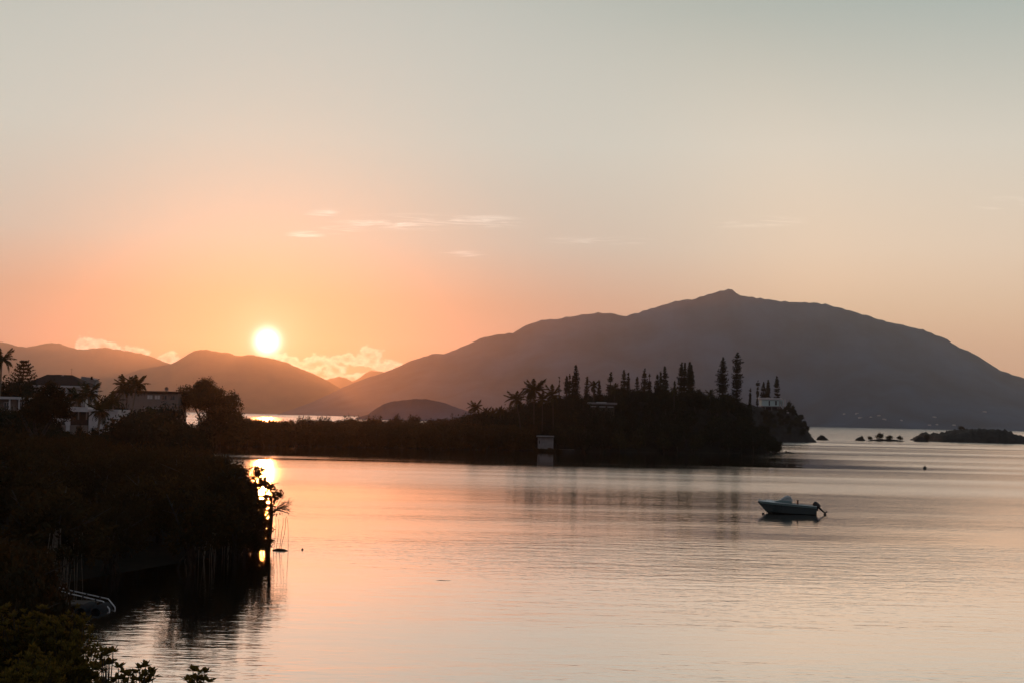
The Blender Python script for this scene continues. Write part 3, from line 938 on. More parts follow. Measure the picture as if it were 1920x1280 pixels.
def mangrove_kit(seed, h=5.0, w=2.6, ncl=190, per=28, leaf=.20, matn='mangrove_leaf', low=.9, stilt=8, spread=.17):
    g = np.random.default_rng(seed)
    ells = []
    for i in range(7):
        a = g.uniform(0, 6.28); q = g.uniform(.1, .62) * w
        zc = g.uniform(.45, .82) * h
        rr = g.uniform(.35, .55) * w
        ells.append((q * math.cos(a), q * math.sin(a), zc, rr, rr, min(rr * .8, h - zc)))
    ells.append((0, 0, h * .78, w * .5, w * .5, h * .2))
    for i in range(4):
        a = i * 1.57 + g.uniform(0, 1); q = .55 * w
        ells.append((q * math.cos(a), q * math.sin(a), low + .3 * h, w * .42, w * .42, h * .27))
    pts = clumped(ells, ncl, per, spread, g, .45)
    pts = pts[pts[:, 2] > low * .5]
    return [('trunk', stems(g, 4, h, .11, w * .7, 'bark', stilt)), ('crown', array_mesh('crown', leaf_quads(pts, leaf, g), 4, matn))]


def round_tree_kit(seed, h=6.0, w=3.0, ncl=170, per=11, leaf=.42, matn='tree_leaf', low=0.25, spread=.35):
    g = np.random.default_rng(seed)
    ells = []
    for i in range(8):
        a = g.uniform(0, 6.28); q = g.uniform(.0, .62) * w
        zc = g.uniform(.4, .8) * h
        rr = g.uniform(.38, .6) * w
        ells.append((q * math.cos(a), q * math.sin(a), zc, rr, rr, min(rr * .85, h * 1.02 - zc)))
    for i in range(3):
        a = i * 2.1 + g.uniform(0, 1)
        ells.append((.4 * w * math.cos(a), .4 * w * math.sin(a), h * (low + .15), w * .5, w * .5, h * .22))
    pts = clumped(ells, ncl, per, spread, g, .4)
    pts = pts[pts[:, 2] > .1]
    return [('trunk', stems(g, 3, h, .16, w * .5)), ('crown', array_mesh('crown', leaf_quads(pts, leaf, g), 4, matn))]


def pine_kit(seed, h, w, clear=.15, gap=0.0, top=.35, tuft=.34, dense=6, bulge=None):
    g = np.random.default_rng(seed)
    P = []
    tr = MB()
    bend = g.normal() * .012
    tx = lambda zz: bend * zz * zz / h
    tr.tube([(tx(q * h / 6), 0, q * h / 6 - (0.6 if q == 0 else 0)) for q in range(7)], [.26 * (1 - q / 6.6) + .03 for q in range(7)], 7)
    zz = clear * h
    while zz < h - .15:
        f = (h - zz) / h
        r = w * .5 * min(1.0, (f / top) ** .75) * (1 - .22 * max(0, (f - top)) )
        if bulge: r *= bulge(zz / h)
        if g.uniform() > gap:
            nb = dense if r > .5 else 4
            a0 = g.uniform(0, 6.28)
            for q in range(nb):
                if g.uniform() < gap * .8: continue
                a = a0 + q * 6.283 / nb + g.normal() * .2
                rr = r * g.uniform(.6, 1.12)
                nn = max(2, int(rr / .28))
                for s in range(nn):
                    u = (s + 1) / nn
                    P.append((tx(zz) + math.cos(a) * rr * u, math.sin(a) * rr * u, zz + .35 * rr * u * u - .1 * rr * u + g.normal() * .05))
                if rr > .55:
                    tr.tube([(tx(zz), 0, zz), (tx(zz) + math.cos(a) * rr * .9, math.sin(a) * rr * .9, zz + .2 * rr)], [.035, .015], 3, False)
        zz += g.uniform(.3, .5)
    P.append((tx(h), 0, h)); P.append((tx(h), 0, h - .12))
    P = np.array(P)
    P = np.repeat(P, 5, 0) + g.normal(size=(len(P) * 5, 3)) * .11
    return [('trunk', tr.mesh('trunk', 'bark', True)), ('crown', array_mesh('crown', leaf_quads(P, tuft, g, .6, .45), 4, 'pine_leaf'))]


def frond_mesh(seed, L_=2.6, droop=.9, n=20):
    g = np.random.default_rng(seed)
    b = MB()
    pts = []
    for i in range(9):
        u = i / 8
        pts.append(Vector((L_ * u * (1 - .18 * droop * u), 0, L_ * (.32 * u - droop * .62 * u * u))))
    b.tube(pts, [.045 * (1 - .8 * i / 8) for i in range(9)], 4)
    for i in range(n):
        u = .14 + .86 * i / (n - 1)
        j = min(int(u * 8), 7); p = pts[j].lerp(pts[j + 1], u * 8 - j)
        d = (pts[j + 1] - pts[j]).normalized()
        ll = L_ * .30 * math.sin(math.pi * min(.97, .18 + .75 * u)) * g.uniform(.85, 1.15)
        for s in (-1, 1):
            dirv = (d * .75 + Vector((0, s * .85, -.35 + g.normal() * .12))).normalized()
            t_ = p + dirv * ll + Vector((0, 0, -.12 * ll))
            wv = d * .055 * L_ / 2.6
            b.add([p - wv, p + wv, p + dirv * ll * .55 + wv * 1.1, t_, p + dirv * ll * .55 - wv * 1.1], [(0, 1, 2, 3, 4)])
    return b.mesh('frond', 'palm_leaf')


FRONDS = [frond_mesh(50 + i, 2.6, d) for i, d in enumerate((.25, .6, 1.0, 1.35))]


def palm(px, pytop, D, base_py, label, r=2.4, lean=0.0, nf=17, seed=0, z0=None, group='palms', dead=True):
    g = np.random.default_rng(900 + seed)
    top = at(px, pytop, D)
    bx = at(px + lean, base_py, D)
    zb = gz(bx.x, bx.y) if z0 is None else z0
    o = empty('palm', (bx.x, D, zb - .1))
    tag(o, label, 'palm', group)
    H = top.z - zb; dx = top.x - bx.x
    MB().tube([(0, 0, -.4), (dx * .12, .05, H * .3), (dx * .45, .08, H * .65), (dx, 0, H)], [.26, .19, .16, .15], 7).build('trunk', 'pale_bark' if D < 300 else 'bark', o, True)
    for i in range(nf):
        a = i * 2.39996 + g.uniform(-.2, .2)
        u = i / nf
        fr = link('frond', FRONDS[min(3, int(u * 4))], o)
        fr.location = (dx, 0, H)
        s = r / 2.6 * g.uniform(.85, 1.1)
        fr.scale = (s, s, s)
        fr.rotation_euler = (0, R(-42 + 66 * u + g.normal() * 7), a)
    return o


# ------------------------------------------------------------------ headland wood
HK = [round_tree_kit(100 + i, 6.0, 2.9) for i in range(6)]
rh = np.random.default_rng(77)
cnt = 0
yrow = 371.0
while yrow < 452:
    x = -13.0 + rh.uniform(0, 3)
    while x < 79:
        y = yrow + rh.uniform(-2.4, 2.4)
        d = float(shore_dist(np.array([x]), np.array([y]), SH)[0])
        px = 960 + x / y * F
        if d > 0.3 and 880 < px < 1462 and not (1001 < px < 1046 and y < 372) and not (1104 < px < 1156 and 394.2 < y < 404):
            zg = gz(x, y)
            hmax = head_top(px, y) + rh.choice([rh.uniform(-1.2, .3), rh.uniform(.2, 1.5)], p=[.7, .3]) - zg
            if 1104 < px < 1156 and y < 398: hmax = min(hmax, zat(px, 758 + rh.uniform(-4, 3), y) - zg)
            hh = hmax if 1100 < px < 1160 and 384 < y < 395 else min(rh.uniform(4.6, 7.0) if px > 1010 or y < 378 else rh.uniform(7, 10.5), hmax)
            if hh > 1.3:
                s = hh / 6.2
                sw = min(max(s, .8), 1.2) * rh.uniform(.85, 1.1)
                put('headland_tree', (x, y, zg - .15), HK[cnt % 6], 'dark rounded tree in the dense wood covering the headland', 'tree', 'trees massed on the headland', rh.uniform(0, 6.28), (sw, sw, s))
                cnt += 1
        x += rh.uniform(3.4, 5.0)
    yrow += 5.4
# scrub on the cliff headland
for i in range(170):
    px = rh.uniform(1426, 1522); y = rh.uniform(673, 700)
    x = (px - 960) / F * y
    zg = float(head2_z(np.array([x]), np.array([y]))[0])
    if zg < .4: continue
    s = rh.uniform(.28, .5)
    if 1426 < px < 1474 and zg + 5 * s > zat(px, 765, y): continue
    put('cliff_bush', (x, y, zg - .3), HK[i % 6], 'dark bush growing on the cliff point below the pale house', 'bush', 'bushes on the cliff point', rh.uniform(0, 6.28), (s * 1.15, s * 1.15, s))
for px, py, s in ((1479, 750, 1.0), (1486, 757, .8)):
    p = at(px, py, 694); zg = float(head2_z(np.array([p.x]), np.array([694.0]))[0])
    hh = (p.z - zg) / 6.2
    put('cliff_tree', (p.x, 694, zg - .2), HK[2], 'wind-bent %s tree right of the pale cliff house' % ('larger' if s == 1 else 'smaller'), 'tree', None, .4, (s * .55, s * .55, hh))

# column pines along the ridge: (column, top row, width px, gap, distance)
PINES = [(1049, 707, 5, .55, 418), (1062.5, 705, 9, .1, 422), (1068.5, 702, 8, .15, 430), (1075, 705, 7, .2, 425), (1081, 684, 12, .1, 420), (1100, 706, 8, .08, 424),
         (1115, 716, 5, .2, 432), (1124, 716, 7, .1, 424), (1144.5, 698, 12, .15, 420), (1171, 693, 10, .2, 424), (1178, 699, 6, .15, 428), (1194.5, 707, 9, .12, 420),
         (1208.3, 691, 11, .2, 424), (1218, 700, 7, .3, 430), (1233, 701, 9, .12, 421), (1238.7, 696, 8, .2, 427), (1248.6, 687, 11, .08, 420), (1265.5, 715, 7, .1, 424),
         (1278, 680, 13, .12, 422), (1283.5, 680, 9, .2, 430), (1292.3, 678.5, 13, .05, 420), (1297, 684, 11, .08, 427), (1355, 669.5, 20, .16, 424), (1382, 660.7, 18, .22, 420)]
PINES2 = [(1405.8, 728.5, 6, .05, 424), (1420.5, 713.4, 7, .45, 690), (1431.7, 716, 10, .25, 705), (1440, 712, 9, .1, 702), (1457.5, 705.4, 12, .3, 700)]
for i, (px, py, wp, gap, D) in enumerate(PINES):
    p = at(px, py, D)
    zg = gz(p.x, D)
    H = p.z - zg + .3
    w = wp * D / F
    bulge = None
    if i == 23:
        bulge = lambda u: (1.0 if u < .72 else (.75 if u < .84 else 1.4)) * (1 + .12 * math.sin(u * 60))
    if i == 22:
        bulge = lambda u: 1 + .08 * math.sin(u * 70)
    kit = pine_kit(300 + i, H, w * 1.2, .12, gap, .4 if i != 23 else .25, 0.40 if wp < 15 else .38, 7 if wp < 15 else 8, bulge)
    if i == 0: lb = 'thin bare dead pine beside the leftmost clump of column pines'
    elif i == 22: lb = 'tall broad column pine, second tallest, left of the tallest pine'
    elif i == 23: lb = 'tallest column pine on the headland with a thick tuft at its tip'
    else: lb = 'slender dark column pine on the headland ridge, %s from the left' % ORD[i]
    put('column_pine', (p.x, D, zg - .3), kit, lb, 'pine', 'column pines on the headland')
nm = ['small bushy young pine on the slope left of the pale cliff house', 'sparse pine with a tufted top just left of the pale cliff house', 'pine behind the left end of the pale cliff house',
      'narrow pointed pine behind the middle of the pale cliff house', 'tallest pine behind the right end of the pale cliff house']
for i, (px, py, wp, gap, D) in enumerate(PINES2):
    p = at(px, py, D)
    zg = gz(p.x, D) if D < 500 else float(head2_z(np.array([p.x]), np.array([D]))[0])
    H = p.z - zg + .3
    bulge = (lambda u: 2.0 if u > .78 else .55) if i == 1 else None
    put('column_pine', (p.x, D, zg - .3), pine_kit(340 + i, H, wp * D / F * 1.1, .1, gap, .4, .62 if D > 500 else .4, 6, bulge), nm[i], 'pine', 'column pines on the headland')

# palms of the headland and spit
palm(967, 748, 370, 800, 'leaning palm at the left foot of the headland', 3.6, 12, 17, 1)
palm(1001, 732, 376, 805, 'tall palm with a full round crown left of the boathouse', 4.4, 0, 24, 2)
palm(1036, 740, 380, 800, 'palm half sunk in foliage above the boathouse', 3.4, 2, 18, 3)
palm(1017, 748, 378, 800, 'dim palm between the full-crowned palm and the one above the boathouse', 2.8, 0, 16, 12)
palm(1152, 728, 402, 770, 'palm head below the tall pine right of the hidden bungalow', 2.3, 0, 16, 13)
palm(891, 763, 385, 800, 'palm standing alone on the spit left of the headland', 2.8, 0, 18, 4)
for j, px in enumerate((912, 924, 938)):
    palm(px, 772 + (j % 2), 388, 800, ['left', 'middle', 'right'][j] + ' one of three low palms in a row on the spit', 2.2, 0, 14, 5 + j)
palm(1264, 733, 402, 770, 'palm head poking out of the wood right of the middle of the ridge', 2.0, 0, 15, 9)
palm(1113, 722, 404, 760, 'broad palm head among the pines left of the centre of the ridge', 2.4, 0, 16, 10)
palm(1332, 738, 408, 770, 'palm head left of the two tallest pines', 2.2, 0, 15, 11)

# ------------------------------------------------------------------ spit mangroves
SK = [round_tree_kit(130 + i, 5.4, 3.0, 170, 11, .40, 'mangrove_leaf', .1) for i in range(5)]
SP_PX = [440, 470, 520, 600, 700, 780, 840, 880, 930, 975, 1010]
SP_PY = [792, 791, 793, 795, 797, 796, 791, 786, 780, 778, 780]
cnt = 0
for row, (dy, step) in enumerate(((1.6, 3.4), (6.5, 3.6), (12, 4.2), (19, 5), (28, 6.0))):
    x = -76.0 + row
    while x < 8:
        y0 = float(np.interp(x, [-77, -70, -61, -56, -40, -10, 6, 20], [323, 334, 343, 355, 362, 366.5, 366, 373]))
        y = y0 + dy + rh.uniform(-1, 1)
        px = 960 + x / y * F
        zg = gz(x, y)
        top = zat(px, float(np.interp(px, SP_PX, SP_PY)) + rh.uniform(-1.5, 2.5) + (4 if row == 0 else 0), y)
        hh = min(top - zg, 6.2)
        if hh > .8 and not (1001 < px < 1046 and y < 373):
            s = hh / 5.6
            put('spit_mangrove', (x, y, zg - .1), SK[cnt % 5], 'dark mangrove in the low belt along the spit', 'mangrove', 'mangroves along the spit', rh.uniform(0, 6.28), (s * 1.05 + .1, s * 1.05 + .1, s))
            cnt += 1
        x += step * rh.uniform(.8, 1.15)
for i, px in enumerate((1006, 1014, 1022, 1031, 1040, 1049)):      # low bushes added at the water to mask the boathouse's reflection
    y = 358.6 + (i % 2) * .5
    p = at(px, 838.5 + (i % 3) * 1.2, y); s = max(p.z + .3, .7) / 5.6
    put('masking_bush', (p.x, y, -.3), SK[i % 5], 'low dark bush added at the waterline to cover the boathouse reflection', 'bush', 'added bushes before the boathouse', i * 1.1, (.42, .42, s))
# low back belt, bay side
for i in range(62):
    px = 455 + i * 7.6 + rh.uniform(-3, 3); y = rh.uniform(488, 528)
    x = (px - 960) / F * y
    if x > -2: continue
    zg = gz(x, y)
    top = zat(px, float(np.interp(px, [455, 500, 600, 700, 800, 900], [784, 787, 787, 786, 787, 779])) + rh.uniform(-2, 3), y)
    hh = max(1.2, top - zg); s = hh / 5.6
    put('back_mangrove', (x, y, zg - .1), SK[i % 5], 'brownish mangrove in the farther belt on the bay side of the spit', 'mangrove', 'mangroves on the bay side', rh.uniform(0, 6.28), (s * 1.2, s * 1.2, s))
UMB = [round_tree_kit(160, 6, 3.4, 120, 11, .4, 'tree_leaf', .55), round_tree_kit(161, 6, 1.5, 80, 10, .35, 'tree_leaf', .3)]
for px, py, sw, kind, lb in ((486, 779, .6, 0, 'small round tree against the bright strip of far water'), (572, 776.5, 1.15, 0, 'wide umbrella tree against the far bay water'),
                             (606, 777, 1.2, 0, 'flat-topped tree right of the wide umbrella tree'), (657, 775.5, .9, 0, 'low spreading tree in the middle of the spit'),
                             (705, 776, 1.0, 0, 'rounded tree left of the knoll'), (745, 769.5, .7, 1, 'narrow upright tree in front of the knoll'),
                             (771, 771, .8, 1, 'left one of two narrow trees below the knoll top'), (781, 772, .8, 1, 'right one of two narrow trees below the knoll top'),
                             (835, 778, 1.0, 1, 'ragged tree at the right foot of the knoll'), (868, 773, 1.1, 0, 'bushy tree left of the lone spit palm')):
    y = 505.0
    p = at(px, py, y); zg = gz(p.x, y); s = (p.z - zg) / 6.0
    put('spit_tree', (p.x, y, zg - .1), UMB[kind], lb, 'tree', None, rh.uniform(0, 6.28), (s * sw, s * sw, s))

# ------------------------------------------------------------------ left bank
D = 337.0
p = at(396, 800, D)
zg = gz(p.x, D)
bt = zat(396, 708, D) - zg
g = np.random.default_rng(21)
ells = []
kx = D / F
TOPX = [330, 345, 360, 385, 405, 430, 445, 455, 463]
TOPY = [750, 722, 709, 709, 719, 735, 750, 765, 790]
for i in range(95):
    px = g.uniform(338, 457)
    ty = float(np.interp(px, TOPX, TOPY))
    rr = g.uniform(1.2, 2.3)
    lowy = 832 if px > 380 else 762
    py = ty + rr / kx * .8 + max(0, lowy - ty - rr / kx * 1.3) * (i % 19) / 18
    ells.append(((px - 396) * kx, g.uniform(-4, 4), zat(px, py, D) - zg, rr, rr * 1.2, rr * .85))
pts = clumped(ells, 2400, 13, .38, g, .35)
big = empty('spreading_tree', (p.x, D, zg)); tag(big, 'huge dome-shaped spreading tree at the end of the left bank', 'tree')
b = MB()
for bx, ex in ((-2, -5), (-1, 0), (.5, 4), (2, 6)):
    b.tube([(bx, 0, -.6), (bx + .2, .1, bt * .3), (ex, g.normal(), bt * .7)], [.4, .3, .1], 7)
b.build('trunk', 'bark', big, True)
link('crown', array_mesh('crown', leaf_quads(pts, .42, g), 4, 'tree_leaf'), big)

palm(3, 674, 230, 745, 'large palm at the left edge of the picture above the annex', 2.9, -4, 18, 20)
palm(166, 738, 212, 790, 'short palm with long arching fronds right of the two-storey house', 2.6, 3, 22, 21)
palm(188, 770, 192, 808, 'small palm in front of the white villa wall', 2.1, -6, 20, 22)
palm(143, 741, 206, 800, 'bushy palm before the right wall of the two-storey house', 2.0, 2, 20, 26)
palm(212, 752, 230, 800, 'dim palm behind the right end of the white villa', 2.2, 0, 18, 27)
palm(233, 722, 285, 805, 'left one of the pair of tall palms before the cream house', 2.9, -8, 22, 23)
palm(256, 722, 281, 805, 'right one of the pair of tall palms before the cream house', 3.0, -14, 22, 24)
palm(283, 775, 262, 815, 'short dim palm under the cream house windows', 1.9, -6, 14, 25)

# wide-branched young araucaria
D = 232.0
p = at(45, 672, D); zg = gz(p.x, D); H = p.z - zg
g = np.random.default_rng(31)
ar = empty('araucaria', (p.x, D, zg - .2)); tag(ar, 'wide young araucaria with upcurved branch tips beside the left palm', 'tree')
tr = MB().tube([(0, 0, -.3), (0, 0, H)], [.25, .05], 7)
P = []
zz = H * .45
while zz < H:
    f = (H - zz) / (H * .55)
    r = .5 + 1.75 * min(1, f * 1.9)
    for q in range(7):
        a = q * .8976 + g.uniform(0, .4)
        rr = r * g.uniform(.85, 1.08)
        line = [(math.cos(a) * rr * u, math.sin(a) * rr * u, zz - .2 * math.sin(u * 3) * rr * .4 + .42 * u ** 3 * rr * .5) for u in np.linspace(.1, 1, 9)]
        tr.tube(line, [.05 - .004 * s for s in range(9)], 4, False)
        P += line[1:]
    zz += .52
P = np.repeat(np.array(P), 5, 0); P += g.normal(size=P.shape) * .08
tr.build('trunk', 'bark', ar, True)
link('crown', array_mesh('crown', leaf_quads(P, .26, g, .8, .5), 4, 'pine_leaf'), ar)

# big bushy tree with forked trunk
D = 140.0
p = at(68, 835, D)
zg = gz(p.x, D)
k = D / F
g = np.random.default_rng(41)
ft = empty('forked_tree', (p.x, D, zg)); tag(ft, 'bushy brown-tinged tree on a forked trunk below the two-storey house', 'tree')
Lx = lambda px, py, yy=0: ((px - 68) * k, yy, zat(px, py, D) - zg)
b = MB()
for path in (((62, 842), (58, 815), (44, 790), (36, 770)), ((64, 842), (66, 812), (62, 790), (70, 765)), ((66, 842), (80, 812), (92, 790), (104, 765))):
    pp = [Lx(*q) for q in path]
    b.tube([(0, 0, -.4)] + pp, [.3, .26, .2, .15, .07], 7)
b.build('trunk', 'bark', ft, True)
ells = [(*Lx(px, py, g.uniform(-1, 1)), rr, rr, rr * .8) for px, py, rr in ((60, 760, 1.1), (85, 738, 1.2), (75, 775, 1.1), (105, 750, 1.1), (115, 772, .9), (95, 768, 1.2), (48, 775, .8), (88, 722, .6), (122, 752, .7))]
pts = clumped(ells, 620, 13, .22, g, .4)
link('crown', array_mesh('crown', leaf_quads(pts, .22, g), 4, 'mangrove_leaf'), ft)

# shrubs and garden trees of the bank
LK = [round_tree_kit(180 + i, 5.0, 2.6, 190, 12, .34) for i in range(5)]
ENVX = [-60, 0, 25, 40, 100, 106, 128, 168, 222, 226, 262, 300, 330, 345, 380, 420, 460]
ENVY = [760, 752, 757, 774, 775, 797, 802, 803, 797, 768, 759, 758, 756, 785, 800, 815, 828]
cnt = 0
for i in range(420):
    y = rh.uniform(168, 345); px = rh.uniform(-50, 450)
    x = (px - 960) / F * y
    if float(shore_dist(np.array([x]), np.array([y]), SH)[0]) < 1.2: continue
    if y > 232 and px < 165: continue                      # behind the houses nothing shows
    if y > 322 and 200 < px < 350: continue
    if 196 < y < 208 and px < 225: continue
    zg = gz(x, y)
    ty = float(np.interp(px, ENVX, ENVY)) + rh.uniform(0, 12)
    hh = min(zat(px, ty, y) - zg, 7.0)
    if hh < .9: continue
    s = hh / 5.2
    put('bank_shrub', (x, y, zg - .1), LK[cnt % 5], 'dark garden shrub massed on the bank below the houses', 'shrub', 'shrubs on the left bank', rh.uniform(0, 6.28), (max(s, .5), max(s, .5), s))
    cnt += 1
for px, py, D, sw, lb in ((18, 702, 236, 1.0, 'dense dark tree below the left-edge palm'), (44, 708, 226, .9, 'dense dark tree under the araucaria'), (70, 726, 200, .7, 'dark tree before the left half of the hipped roof house'),
                          (197, 736, 240, .6, 'upright dark tree between the palm and the cream house'), (318, 752, 320, .7, 'dark tree at the right end of the cream house'),
                          (150, 790, 188, .5, 'round shrub before the arched terrace wall'), (292, 758, 300, .7, 'round dark tree below the two pale windows'), (112, 782, 186, .45, 'dark shrub hiding the left end of the arched wall'),
                          (176, 796, 182, .4, 'low shrub before the villa wing beside the small palm'), (232, 752, 262, .5, 'dark tree between the white villa and the paired palms'), (150, 756, 215, .4, 'dark shrub under the short arching palm'),
                          (214, 790, 186, .35, 'shrub at the right corner of the white villa')):
    p = at(px, py, D); zg = gz(p.x, D); s = (p.z - zg) / 5.2
    put('garden_tree', (p.x, D, zg - .1), LK[int(px) % 5], lb, 'tree', None, px * .1, (s * sw, s * sw, s))

# ------------------------------------------------------------------ foreground mangroves
MK = [mangrove_kit(200 + i) for i in range(5)]
cnt = 0
MFX = [-40, 0, 100, 200, 300, 360, 400, 440, 470, 495, 520]
MFY = [812, 815, 820, 826, 836, 842, 849, 862, 884, 925, 960]
y = 61.0
while y < 172:
    px = -60.0 + rh.uniform(0, 20)
    while px < 500:
        yy = y + rh.uniform(-1.5, 1.5)
        x = (px - 960) / F * yy
        d = float(shore_dist(np.array([x]), np.array([yy]), SH)[0])
        if d > -.6 and px < 487:
            zg = gz(x, yy)
            ty = float(np.interp(px, MFX, MFY)) + rh.uniform(-8, 14)
            top = min(zat(px, ty, yy), 3.5 + (yy - 60) * .07 + rh.choice([-.9, -.3, .2, .9]) + rh.uniform(-.3, .3))
            hh = min(top - zg, 6.2)
            if hh > 1:
                s = hh / 5.1
                put('mangrove', (x, yy, zg - .1), MK[cnt % 5], 'dark mangrove in the thicket on the near left shore', 'mangrove', 'mangroves of the near thicket', rh.uniform(0, 6.28), (max(s, .75) * rh.uniform(.9, 1.15), max(s, .75) * rh.uniform(.9, 1.15), s))
                cnt += 1
        px += rh.uniform(3.4, 5.2) / yy * F
    y += 3.7 + (y - 60) * .035

for i, (px, yy, hh) in enumerate(((462, 84.0, 3.9), (476, 84.5, 3.4), (487, 85.2, 2.7), (491, 84.2, 1.5), (470, 82.5, 2.4), (450, 81.0, 3.0))):
    x = (px - 960) / F * yy
    put('mangrove', (x, yy, -.15), MK[i % 5], 'dark mangrove in the thicket on the near left shore', 'mangrove', 'mangroves of the near thicket', i * 1.7, (.42 if i == 3 else .5, .5, hh / 5.1))

for i in range(15):          # taller crowns standing out of the thicket
    px = 20 + i * 29 + rh.uniform(-8, 8); yy = rh.uniform(92, 150) if px < 380 else rh.uniform(88, 100)
    x = (px - 960) / F * yy
    if float(shore_dist(np.array([x]), np.array([yy]), SH)[0]) < 0: continue
    zg = gz(x, yy)
    hh = zat(px, float(np.interp(px, MFX, MFY)) - rh.uniform(5, 20), yy) - zg
    s = hh / 5.1
    put('mangrove', (x, yy, zg - .1), MK[i % 5], 'taller mangrove crown standing out of the near left thicket', 'mangrove', 'taller mangroves of the near thicket', i * .9, (s * .7, s * .7, s))
for i, (px, hh) in enumerate(((497, 1.1), (484, 2.2), (493, 1.7))):
    yy = 84.6 - i * .5
    put('mangrove', ((px - 960) / F * yy, yy, -.2), MK[(i + 1) % 5], 'dark mangrove in the thicket on the near left shore', 'mangrove', 'mangroves of the near thicket', i * 2.1, (.26, .3, hh / 5.1))

# last mangrove at the tip of the thicket, over the glittering water
D = 85.0
tip = at(503, 1034, D)
k = D / F
g = np.random.default_rng(55)
tm = empty('tip_mangrove', (tip.x, D, 0.0)); tag(tm, 'lone thick-stemmed mangrove at the tip of the thicket with bare twigs', 'mangrove')
T = lambda px, py, yy=0.0: Vector(((px - 503) * k, yy, zat(px, py, D)))
b = MB().tube([T(501, 1050), T(503, 1010), T(505, 985), T(507, 960), T(506, 945), T(504, 925)], [.19, .17, .15, .12, .07, .03], 8)
b.tube([T(506, 962), T(516, 955), T(526, 957), T(540, 962)], [.08, .06, .04, .02], 6)
b.tube([T(507, 950), T(514, 935), T(520, 926)], [.06, .04, .02], 5)
b.tube([T(503, 1020), T(495, 1030), T(487, 1040)], [.07, .05, .04], 5)
b.build('trunk', 'bark', tm, True)
tw = MB()
for i in range(34):
    st_ = Vector(T(520 + g.uniform(0, 14), 957 - g.uniform(0, 20)))
    p0 = st_
    dirv = Vector((g.uniform(.3, 1), g.normal() * .5, g.uniform(-.5, .9))).normalized()
    p1 = p0 + dirv * g.uniform(.2, .45)
    tw.tube([T(516, 952), p0, p1], [.014, .011, .007], 3, False)
    for j in range(4):
        q0 = p0.lerp(p1, g.uniform(.2, 1))
        e = q0 + (dirv + Vector((g.normal() * .5, g.normal() * .5, g.normal() * .6))).normalized() * g.uniform(.12, .38)
        tw.tube([q0, e], [.007, .004], 3, False)
tw.build('twigs', 'bark', tm)
ells = [(*T(px_, py_), r_, r_, r_ * .9) for px_, py_, r_ in ((503, 912, .3), (511, 930, .3), (519, 927, .22), (497, 928, .3), (509, 950, .25), (517, 963, .2), (500, 958, .25), (496, 985, .36), (509, 988, .24),
        (500, 1000, .2), (489, 905, .4), (480, 884, .4), (487, 945, .4), (482, 975, .4), (478, 1000, .4), (466, 1015, .4))]
ells = [(a, g.uniform(-.3, .3), c, d_, e, f) for a, b_, c, d_, e, f in ells]
pts = clumped(ells, 330, 11, .10, g, .15)
link('crown', array_mesh('crown', leaf_quads(pts, .15, g), 4, 'mangrove_leaf'), tm)
for px0, py0, px1, py1, px2, py2 in ((515, 970, 515, 1000, 513, 1030), (520, 972, 521, 1000, 518, 1024), (529, 970, 527, 995, 524, 1030), (533, 970, 532, 1000, 527, 1022), (535, 967, 539, 995, 540, 1036)):
    MB().tube([T(px0, py0), T((px0 + px1) / 2 + 1, (py0 + py1) / 2), T(px1, py1), T(px2, py2), T(px2, py2 + 12)], .014, 4, False).build('aerial_root', 'bark', tm)

# hanging roots catching light along the thicket edge
rt = np.random.default_rng(66)
for i in range(16):
    px = rt.choice([rt.uniform(125, 190), rt.uniform(350, 480)])
    yy = float(np.interp(px, [120, 190, 350, 500], [63.2, 66.4, 76, 84.0]))
    p0 = at(px, 0, yy); zt_ = rt.uniform(1.8, 3.0)
    b = MB()
    for q in range(rt.integers(2, 5)):
        dx = rt.uniform(-.4, .4)
        b.tube([(dx * .4, 0, zt_), (dx * .6 + rt.normal() * .05, -.05, zt_ * .5), (dx, -.1, -.4)], [.018, .016, .014], 4, False)
    o = b.build('hanging_roots', 'pale_bark'); o.location = (p0.x, yy, 0)
    tag(o, 'pale aerial roots hanging down to the water at the thicket edge', 'roots', 'aerial roots of the thicket')

# middle bush and near bushes
for i, (px, py, D, sw) in enumerate(((-5, 990, 41, .9), (36, 993, 40, .7), (62, 1015, 41.5, .55), (-30, 985, 43, 1.1), (5, 1040, 37, .7), (38, 1066, 38, .5))):
    p = at(px, py, D); zg = gz(p.x, D); s = (p.z - zg) / 5.1
    put('mangrove_bush', (p.x, D, zg - .1), MK[(i + 2) % 5], 'leafy mangrove bush in the middle distance at the left edge', 'mangrove', 'bushes at the left edge', i * 1.3, (s * sw * .95, s * sw * .95, s))


def rosette(b, c, g, n=8, ll=.115, up=Vector((0, 0, 1))):
    for i in range(n):
        a = i * 2.4 + g.uniform(-.3, .3)
        el = g.uniform(.15, 1.15)
        d = Vector((math.cos(a) * math.cos(el), math.sin(a) * math.cos(el), math.sin(el)))
        s = d.cross(Vector((0, 0, 1)))
        if s.length < .1: s = Vector((1, 0, 0))
        s.normalize()
        nrm = s.cross(d)
        l_ = ll * g.uniform(.75, 1.15); w = l_ * .24
        b.add([c + d * .012, c + d * l_ * .35 + s * w + nrm * .008, c + d * l_ * .75 + s * w * .8 + nrm * .004, c + d * l_, c + d * l_ * .75 - s * w * .8 + nrm * .004, c + d * l_ * .35 - s * w + nrm * .008, c + d * l_ * .5 - nrm * .006],
              [(0, 1, 6), (1, 2, 6), (2, 3, 6), (3, 4, 6), (4, 5, 6), (5, 0, 6)])


